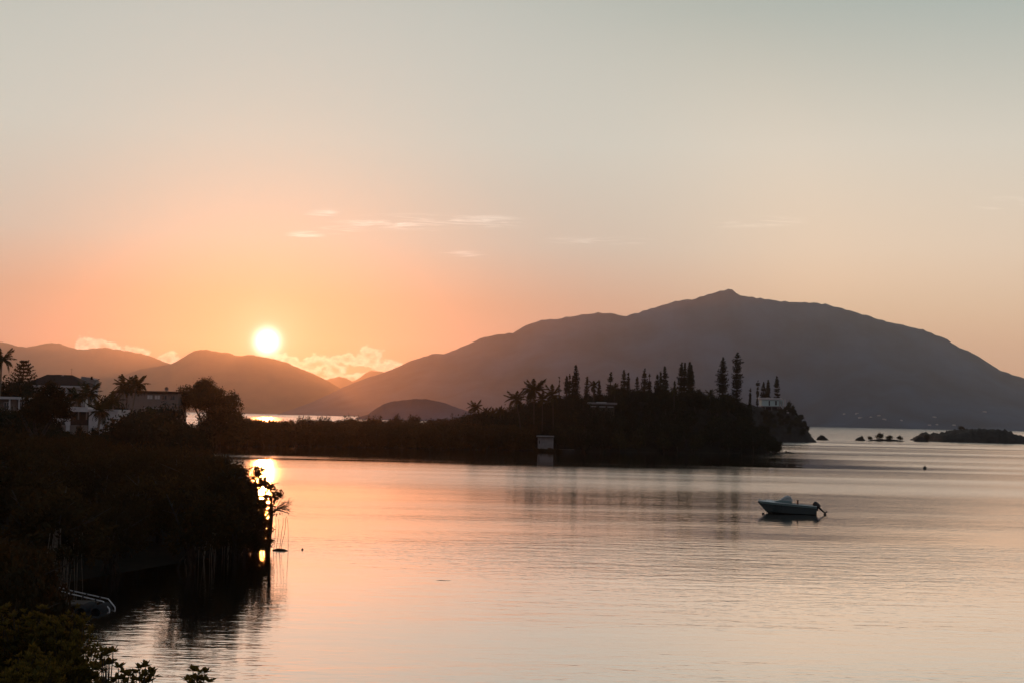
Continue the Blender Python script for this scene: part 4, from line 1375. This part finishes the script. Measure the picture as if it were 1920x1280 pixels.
def near_kit(seed, w, h, nros):
    g = np.random.default_rng(seed)
    b = MB(); st = MB()
    lobes = [(g.uniform(-.55, .55) * w, g.uniform(-.55, .55) * w, g.uniform(.62, .86) * h, g.uniform(.3, .5) * w, g.uniform(.14, .2) * h) for _ in range(9)] + [(0, 0, .45 * h, .8 * w, .35 * h)]
    for i in range(nros):
        lx, ly, lz, lr, lh = lobes[g.integers(0, 10)]
        d = Vector((g.normal(), g.normal(), abs(g.normal()) * .9)).normalized()
        q = g.uniform(.72, 1.05)
        c = Vector((lx + d.x * lr * q, ly + d.y * lr * q, lz + d.z * lh * q))
        rosette(b, c, g, 8)
        if i % 5 == 0:
            st.tube([(c.x * .35, c.y * .35, c.z * .6), (c.x * .8, c.y * .8, c.z - .15), c], [.02, .012, .007], 4, False)
    for i in range(6):
        a = g.uniform(0, 6.28)
        st.tube([(g.normal() * .1, g.normal() * .1, -.4), (math.cos(a) * w * .2, math.sin(a) * w * .2, h * .4), (math.cos(a) * w * .6, math.sin(a) * w * .6, h * .75)], [.07, .05, .02], 6)
    return [('trunk', st.mesh('trunk', 'bark')), ('crown', b.mesh('crown', 'near_leaf'))]


NK = [near_kit(400, 1.25, 5.0, 900), near_kit(401, 1.1, 5.0, 760)]
for i, (px, py, D, sw) in enumerate(((40, 1140, 24.5, 1.0), (120, 1142, 24, .8), (-20, 1150, 25.5, 1.1), (150, 1178, 23, .62), (15, 1215, 21, .85), (105, 1225, 21.5, .85), (160, 1245, 21.5, .6), (60, 1235, 20, .7), (200, 1268, 21.5, .5))):
    p = at(px, py, D); zg = gz(p.x, D); s = (p.z - zg) / 5.0
    put('near_bush', (p.x, D, min(zg, .6) - .1), NK[i % 2], 'olive leafy mangrove bush filling the near lower left corner', 'mangrove', 'bushes in the near corner', i * 1.1, (sw, sw, s))


def sprig(pxs, D, label, seed):
    g = np.random.default_rng(seed)
    base = at(pxs[0][0], pxs[0][1] + 90, D)
    o = empty('leafy_sprig', base); tag(o, label, 'sprig')
    st = MB()
    root = Vector((0, 0, 0))
    st.tube([(0, 0, -2.2), root], [.03, .02], 5)
    lm = []
    for px, py in pxs:
        c = at(px, py, D + g.uniform(-.25, .25)) - base
        mid = c * .55 + Vector((0, 0, -.12))
        st.tube([root, mid, c], [.014, .010, .007], 5, False)
        for i in range(9):
            a = i * 2.4 + g.uniform(-.3, .3); el = g.uniform(.0, 1.25)
            lf = link('leaf', LEAVES[i % 3], o)
            lf.location = c
            lf.rotation_euler = (g.uniform(-.3, .3), -el, a)
    st.build('stem', 'bark', o)
    return o


LEAVES = []
for ll in (.105, .12, .135):
    b = MB(); w = ll * .27
    b.add([(.012, 0, 0), (ll * .35, w, .008), (ll * .75, w * .85, .004), (ll, 0, -.004), (ll * .75, -w * .85, .004), (ll * .35, -w, .008), (ll * .5, 0, -.006)],
          [(0, 1, 6), (1, 2, 6), (2, 3, 6), (3, 4, 6), (4, 5, 6), (5, 0, 6)])
    LEAVES.append(b.mesh('leaf', 'near_leaf'))
sprig([(362, 1258), (372, 1260), (384, 1262), (352, 1275), (378, 1276), (390, 1279), (365, 1273), (358, 1284), (372, 1286)], 20.5, 'small leafy sprig standing alone at the bottom edge of the water', 1)
sprig([(222, 1252), (232, 1262), (242, 1268), (218, 1272), (250, 1276), (228, 1274), (236, 1281), (212, 1281), (246, 1285)], 20.8, 'leafy sprig just right of the near bush at the bottom edge', 2)
sprig([(262, 1253), (273, 1250), (282, 1262), (255, 1262), (270, 1268), (288, 1268), (262, 1277), (279, 1279), (270, 1284)], 20.6, 'right-hand leafy sprig of the pair overhanging the water', 3)
sprig([(203, 1226), (212, 1222), (190, 1222), (196, 1230)], 21.0, 'small upper leafy sprig sticking out of the near bush', 4)
sprig([(200, 1246), (206, 1243), (190, 1250)], 21.0, 'small lower leafy sprig beside the near bush', 5)

# ------------------------------------------------------------------ islets, rocks, reef
def rock(name, pts_, D, label, cat='rock', group=None, seed=0, depth=1.6, m='rock'):
    """weathered rock whose skyline runs through the given points"""
    g = np.random.default_rng(seed)
    xs_ = np.linspace(pts_[0][0], pts_[-1][0], max(8, int((pts_[-1][0] - pts_[0][0]) / 1.2)))
    py = np.interp(xs_, [q[0] for q in pts_], [q[1] for q in pts_])
    c = at((pts_[0][0] + pts_[-1][0]) / 2, 820, D)
    b = MB()
    V = []
    nd = 7
    for j in range(nd):
        v = j / (nd - 1) * 2 - 1
        for a, q in zip(xs_, py):
            p = at(a, q, D)
            hgt = max(p.z, .03) * math.sqrt(max(0, 1 - v * v)) * (1 + g.normal() * .06)
            V.append((p.x - c.x + g.normal() * .05, v * depth + g.normal() * .06, hgt if abs(v) < .99 else -.4))
    n = len(xs_)
    for j in range(nd):
        for e in (0, n - 1):
            x_, y_, z_ = V[j * n + e]; V[j * n + e] = (x_, y_, -.4)
    b.v = V
    b.f = [(j * n + i, j * n + i + 1, (j + 1) * n + i + 1, (j + 1) * n + i) for j in range(nd - 1) for i in range(n - 1)]
    o = b.build(name, m)
    o.location = (c.x, D, 0)
    tag(o, label, cat, group)
    return o


rock('rock', [(1529, 826), (1534, 818), (1540, 814), (1546, 817), (1551, 822), (1556, 826)], 790, 'dark pointed rock just right of the cliff point', seed=1)
rock('rock', [(1602, 826), (1606, 821), (1613, 818), (1619, 821), (1623, 825)], 800, 'small rock at the left end of the mangrove islets', seed=2)
rock('reef', [(1455, 851), (1462, 846.5), (1470, 847.5), (1478, 846), (1490, 849), (1500, 849.5), (1512, 850.5), (1530, 851.3), (1545, 852)], 408, 'low dark reef running out from the headland foot', 'reef', seed=3)
rock('reef', [(1545, 853), (1570, 852.2), (1602, 852.8), (1612, 853.8)], 400, 'thin outer end of the reef awash in the water', 'reef', seed=4, depth=1.2)
rock('rock', [(1622, 826.5), (1630, 824.5), (1650, 822), (1680, 823.5), (1697, 826.5)], 805, 'low bank carrying the mangrove islet bushes', seed=5)
rock('rock', [(1713, 827), (1718, 821), (1724, 817), (1730, 818), (1736, 822), (1742, 827.5)], 815, 'rounded rock left of the flat-topped islet', seed=6)
IK = [round_tree_kit(220 + i, 5, 3.0, 90, 10, .5, 'mangrove_leaf', .5) for i in range(2)]
for i, (px, py, D, sw, lb) in enumerate(((1616, 816, 800, .45, 'tiny bush on the small rock at the left end of the islets'), (1632, 816.5, 805, .7, 'low spreading bush on the left of the islet bank'),
                                         (1650, 810, 805, .62, 'tallest bush on the islet bank'), (1668, 815, 805, .8, 'bush right of the tallest one on the islet bank'),
                                         (1687, 815.5, 805, .65, 'rightmost bush of the islet bank'), (1737, 814, 815, .55, 'small bush leaning on the rounded rock'),
                                         (1474, 843, 408, .3, 'tiny umbrella bush on the reef'), (1803, 797.5, 850, .9, 'low dark tree on top of the flat islet'))):
    p = at(px, py, D)
    zg = 0.0 if i != 7 else zat(1803, 807, 850)
    s = max((p.z - zg), .8) / 5.0
    put('islet_bush', (p.x, D, zg - .1), IK[i % 2], lb, 'bush', None, i * 1.0, (s * sw * 1.6, s * sw * 1.6, s))

for i in range(16):
    px = rh.uniform(1752, 1930)
    py = float(np.interp(px, IS_PX, IS_PY)); y = rh.uniform(846, 858)
    p = at(px, py - rh.uniform(.5, 2.0), y); zg = zat(px, py + 3, 850)
    if p.z - zg < .4: continue
    s = (p.z - zg) / 5
    put('islet_scrub', (p.x, y, zg - .1), IK[i % 2], 'low scrub clump on the flat-topped islet', 'bush', 'scrub on the islet', i * 1.0, (s * 2.2, s * 1.6, s))

# ------------------------------------------------------------------ motorboat
D = 133.0
bw = at(1478, 962, D)
boat = empty('motorboat', (bw.x, D, 0.0), R(-9)); tag(boat, 'small blue-green motorboat with its outboard tilted up, moored off the headland', 'motorboat')
ST = [(-2.78, .02, 1.10, .012, 1.02, .94), (-2.42, .24, 1.08, .07, .66, .56), (-1.95, .50, 1.06, .22, .26, .04), (-1.4, .78, 1.02, .50, .16, -.14), (-.6, .98, .98, .78, .10, -.20),
      (.4, 1.02, .92, .86, .06, -.22), (1.5, 1.0, .85, .88, .05, -.20), (2.55, .94, .78, .84, .06, -.16)]
hull = MB(); V = []
for x, bd, zd, bc, zc, zk in ST:
    zb_ = zd - .22 * (1 if x > -2.5 else .4)
    bb = bc + (bd - bc) * .78
    V += [(x, -bb, zb_), (x, -bc, zc), (x, 0, zk), (x, bc, zc), (x, bb, zb_)]
Fc = [(i * 5 + j, (i + 1) * 5 + j, (i + 1) * 5 + j + 1, i * 5 + j + 1) for i in range(len(ST) - 1) for j in range(4)]
Fc.append(tuple((len(ST) - 1) * 5 + j for j in range(5)))
Fc.append((0, 1, 2, 3, 4)[::-1])
hull.add(V, Fc); hull.build('hull', 'hull_low', boat)
band = MB(); V = []
for x, bd, zd, bc, zc, zk in ST:
    zb_ = zd - .22 * (1 if x > -2.5 else .4)
    bb = bc + (bd - bc) * .78
    V += [(x, -bb - .004, zb_), (x, -bd, zd), (x, bd, zd), (x, bb + .004, zb_)]
Fc = []
for i in range(len(ST) - 1):
    Fc += [(i * 4, (i + 1) * 4, (i + 1) * 4 + 1, i * 4 + 1), (i * 4 + 2, (i + 1) * 4 + 2, (i + 1) * 4 + 3, i * 4 + 3)]
e = (len(ST) - 1) * 4
Fc += [(e, e + 3, e + 2, e + 1), (0, 1, 2, 3)]
band.add(V, Fc); band.build('sheer_band', 'hull_paint', boat)
rub = MB()
for s in (-1, 1):
    rub.tube([(x, s * (bc + (bd - bc) * .78 + .012), zd - .22 * (1 if x > -2.5 else .4)) for x, bd, zd, bc, zc, zk in ST], .022, 5)
rub.build('rubbing_strake', 'black_plastic', boat)
deck = MB(); V = []
dst = [q for q in ST if q[0] <= -.5]
for x, bd, zd, bc, zc, zk in dst:
    V += [(x, -bd + .01, zd + .004), (x, 0, zd + .07 + .1 * min(1, (x + 2.62))), (x, bd - .01, zd + .004)]
deck.add(V, [(i * 3 + j, (i + 1) * 3 + j, (i + 1) * 3 + j + 1, i * 3 + j + 1) for i in range(len(dst) - 1) for j in range(2)] + [((len(dst) - 1) * 3, (len(dst) - 1) * 3 + 1, (len(dst) - 1) * 3 + 2)])
deck.build('foredeck', 'deck_white', boat)
side = MB()
for s in (-1, 1):
    V = []
    for x, bd, zd in ((-.6, .98, .98), (.4, 1.02, .92), (1.5, 1.0, .85), (2.55, .94, .78)):
        V += [(x, s * bd, zd + .005), (x, s * (bd - .16), zd + .03), (x, s * (bd - .18), .3)]
    side.add(V, [(i * 3 + j, (i + 1) * 3 + j, (i + 1) * 3 + j + 1, i * 3 + j + 1) for i in range(3) for j in range(2)])
side.box(-.6, 2.5, -.8, .8, .25, .3)
side.box(2.35, 2.53, -.8, .8, .301, .76)
side.build('cockpit', 'deck_white', boat)
# cuddy coaming and windscreen
MB().add([(-1.35, -.5, 1.10), (-.35, -.78, 1.03), (.3, -.82, .95), (-1.35, .5, 1.10), (-.35, .78, 1.03), (.3, .82, .95), (-.75, -.52, 1.27), (.3, -.7, 1.2), (-.75, .52, 1.27), (.3, .7, 1.2)],
         [(0, 1, 6), (1, 2, 7, 6), (0, 6, 8, 3), (3, 8, 4), (4, 8, 9, 5), (6, 7, 9, 8)]).build('coaming', 'hull_paint', boat)
wf = MB()
A0, A1 = (-.72, -.5, 1.28), (-.22, -.46, 1.64)
B0, B1 = (-.72, .5, 1.28), (-.22, .46, 1.64)
C0, C1 = (.42, -.72, 1.16), (.18, -.62, 1.58)
E0, E1 = (.42, .72, 1.16), (.18, .62, 1.58)
for q in ([A0, A1, B1, B0], [A1, C1, C0], [B1, E1, E0]):
    wf.tube(q, .022, 5, False)
ws = wf.build('windscreen', 'steel', boat)
gm = bpy.data.materials.new('screen_glass'); gm.use_nodes = True
gb = gm.node_tree.nodes['Principled BSDF']
gnz = N(gm.node_tree, 'ShaderNodeTexNoise', i_Scale=3.0); grp = ramp(gm.node_tree, [(.3, (.80, .84, .84)), (.7, (.9, .92, .92))]); L(gm.node_tree, gnz, 0, grp, 0); L(gm.node_tree, grp, 0, gb, 'Base Color')
gb.inputs['Roughness'].default_value = .05; gb.inputs['Transmission Weight'].default_value = .55; gb.inputs['IOR'].default_value = 1.1
MAT['screen_glass'] = gm
for q in ((A0, B0, B1, A1), (A0, A1, C1, C0), (B0, E0, E1, B1)):
    n_ = (Vector(q[1]) - Vector(q[0])).cross(Vector(q[2]) - Vector(q[0])).normalized() * .004
    MB().add([Vector(v) + n_ for v in q] + [Vector(v) - n_ for v in q], [(0, 1, 2, 3), (7, 6, 5, 4), (0, 4, 5, 1), (1, 5, 6, 2), (2, 6, 7, 3), (3, 7, 4, 0)]).build('pane', 'screen_glass', ws)
for s in (-.42, .42):
    st_ = part(boat, 'seat', 'black_plastic', (.45, .85, s - .22, s + .22, .3, .85), (.78, .9, s - .22, s + .22, .853, 1.3))
part(boat, 'stern_bench', 'seat_orange', (1.75, 2.3, -.7, .7, .3, .72))
MB().tube([(-2.78, 0, 1.18), (-2.6, 0, 1.24), (-2.4, 0, 1.2)], .03, 5).build('bow_roller', 'steel', boat)
MB().tube([(-2.1, -.5, 1.12), (-2.1, -.48, 1.26), (-1.5, -.72, 1.24), (-1.5, -.74, 1.08)], .014, 5).build('bow_rail', 'steel', boat)
MB().tube([(-2.1, .5, 1.12), (-2.1, .48, 1.26), (-1.5, .72, 1.24), (-1.5, .74, 1.08)], .014, 5).build('bow_rail', 'steel', boat)
eng = empty('outboard', (2.62, 0, .80)); eng.parent = boat
eng.rotation_euler = (0, R(-46), 0)
cw = MB()
prof = [(-.24, .17, .19), (-.2, .2, .23), (.1, .21, .24), (.36, .17, .19), (.44, .08, .1)]
V = []
for zz, a_, c_ in prof:
    V += [(c_ * math.cos(q) * 1.15, a_ * math.sin(q), zz) for q in np.linspace(0, 2 * math.pi, 12, endpoint=False)]
cw.add(V, [(i * 12 + q, i * 12 + (q + 1) % 12, (i + 1) * 12 + (q + 1) % 12, (i + 1) * 12 + q) for i in range(4) for q in range(12)] + [tuple(range(12))[::-1], tuple(48 + q for q in range(12))])
cw.build('cowling', 'black_plastic', eng, True)
MB().tube([(0, 0, -.2), (0.02, 0, -.6), (.04, 0, -.98)], [.12, .085, .07], 8).build('leg', 'black_plastic', eng, True)
lw = MB().tube([(-.16, 0, -.98), (0, 0, -.98), (.2, 0, -.98)], [.03, .075, .05], 8)
lw.add([(-.16, -.01, -1.0), (.1, -.01, -1.0), (.02, -.01, -1.22), (-.16, .01, -1.0), (.1, .01, -1.0), (.02, .01, -1.22)], [(0, 1, 2), (5, 4, 3), (0, 2, 5, 3), (1, 4, 5, 2)])
lw.box(-.12, .26, -.11, .11, -.82, -.80)
lw.build('gearcase', 'black_plastic', eng)
pr_ = MB()
for q in range(3):
    a = q * 2.094
    c_, s_ = math.cos(a), math.sin(a)
    pr_.add([(.2, .03 * c_, -.98 + .03 * s_), (.24, .17 * c_ - .07 * s_, -.98 + .17 * s_ + .07 * c_), (.26, .19 * c_ + .05 * s_, -.98 + .19 * s_ - .05 * c_), (.24, .04 * c_, -.98 + .04 * s_)], [(0, 1, 2, 3)])
pr_.tube([(.18, 0, -.98), (.3, 0, -.98)], .04, 7)
pr_.build('propeller', 'black_plastic', eng)
part(boat, 'engine_bracket', 'black_plastic', (2.54, 2.7, -.14, .14, .35, .95))

p = at(1431, 956, 131.5)
o = MB().lathe([(.02, -.14), (.1, -.1), (.14, -.02), (.1, .07), (.03, .1)], 12).build('mooring_float', 'black_plastic', None, True); o.location = (p.x, 131.5, .05)
tag(o, 'small dark mooring float under the motorboat bow', 'float')
D = 285.0
p = at(1734, 880, D)
by = empty('buoy', (p.x, D, 0)); tag(by, 'dark round buoy alone on the water right of the motorboat', 'buoy')
MB().lathe([(.05, -.3), (.3, -.1), (.36, .12), (.32, .36), (.16, .52), (.05, .56)], 14).build('body', 'black_plastic', by, True)
MB().tube([(0, 0, .54), (0, 0, .68)], .05, 6).build('ring', 'black_plastic', by)
p = at(524, 1028, 86.5)
o = MB().tube([(-.42, 0, .02), (-.1, .1, .06), (.25, .02, .05), (.5, -.1, .0)], [.03, .08, .07, .03], 7).build('driftwood', 'bark', None, True); o.location = (p.x, 86.5, 0)
tag(o, 'dark piece of driftwood floating beside the tip mangrove', 'driftwood')
p = at(567, 1027, 87.4)
o = MB().lathe([(.01, -.05), (.06, -.02), (.07, .04), (.02, .09)], 9).build('float', 'black_plastic', None, True); o.location = (p.x, 87.4, 0)
tag(o, 'tiny dark float on the open water right of the tip mangrove', 'float')
p = at(832, 1091, 72.7)
o = MB().tube([(-.55, 0, .0), (-.2, .03, .03), (.1, 0, .02), (.5, .04, .01)], [.012, .03, .02, .01], 5).build('floating_twig', 'bark', None, True); o.location = (p.x, 72.7, 0); o.scale = (.7, .7, .35)
tag(o, 'thin floating twig on the smooth water in mid bay', 'twig')

# ------------------------------------------------------------------ landing with pale rails
lp = at(165, 1139, 59.5)
ld = empty('landing', (lp.x, 59.5, 0)); tag(ld, 'small floating landing with two bent pale rails below the thicket', 'landing')
Q = lambda px, py, D: at(px, py, D) - Vector((lp.x, 59.5, 0))
for path in (((112, 1107.5, 62.5), (126.7, 1111, 61.8), (193.7, 1127, 60.2), (205, 1140.6, 59.2)), ((108, 1099, 63.6), (132, 1106, 62.9), (203, 1122, 61.3), (215.6, 1137.5, 59.7))):
    pp = [Q(*q) for q in path]
    rl = MB().tube(pp + [pp[-1] + Vector((.05, -.05, -.3))], .026, 7).build('rail', 'white_metal', ld, True)
    for u in (.1, .45, .8):
        c = pp[1].lerp(pp[2], u); d_ = (pp[2] - pp[1]).normalized()
        MB().tube([c - d_ * .05, c + d_ * .05], .045, 7).build('clamp', 'black_plastic', rl)
        MB().tube([c, Vector((c.x, c.y, -.1))], .02, 5).build('post', 'black_plastic', rl)
for px, py in ((158, 1140), (186, 1146)):
    c = Q(px, py, 58.9)
    c.z = 0
    fl_ = []
    for i in range(9):
        a = math.pi * i / 8
        fl_.append((math.cos(a), math.sin(a)))
    b = MB()
    V = []
    for yy, s in ((-.35, .75), (-.25, 1.0), (1.2, 1.0), (1.35, .75)):
        V += [(c.x - .05 - .28 * s * -ca * -1, c.y + yy, -.05 + .30 * s * sa) for ca, sa in fl_]
    b.add(V, [(i * 9 + q, i * 9 + q + 1, (i + 1) * 9 + q + 1, (i + 1) * 9 + q) for i in range(3) for q in range(8)] + [tuple(range(9)), tuple(27 + q for q in range(9))[::-1]])
    b.build('float_drum', 'rubber', ld, True)
part(ld, 'deck', 'dark_wood', (Q(108, 1110, 61).x, Q(186, 1110, 61).x, .3, 1.6, .10, .16))
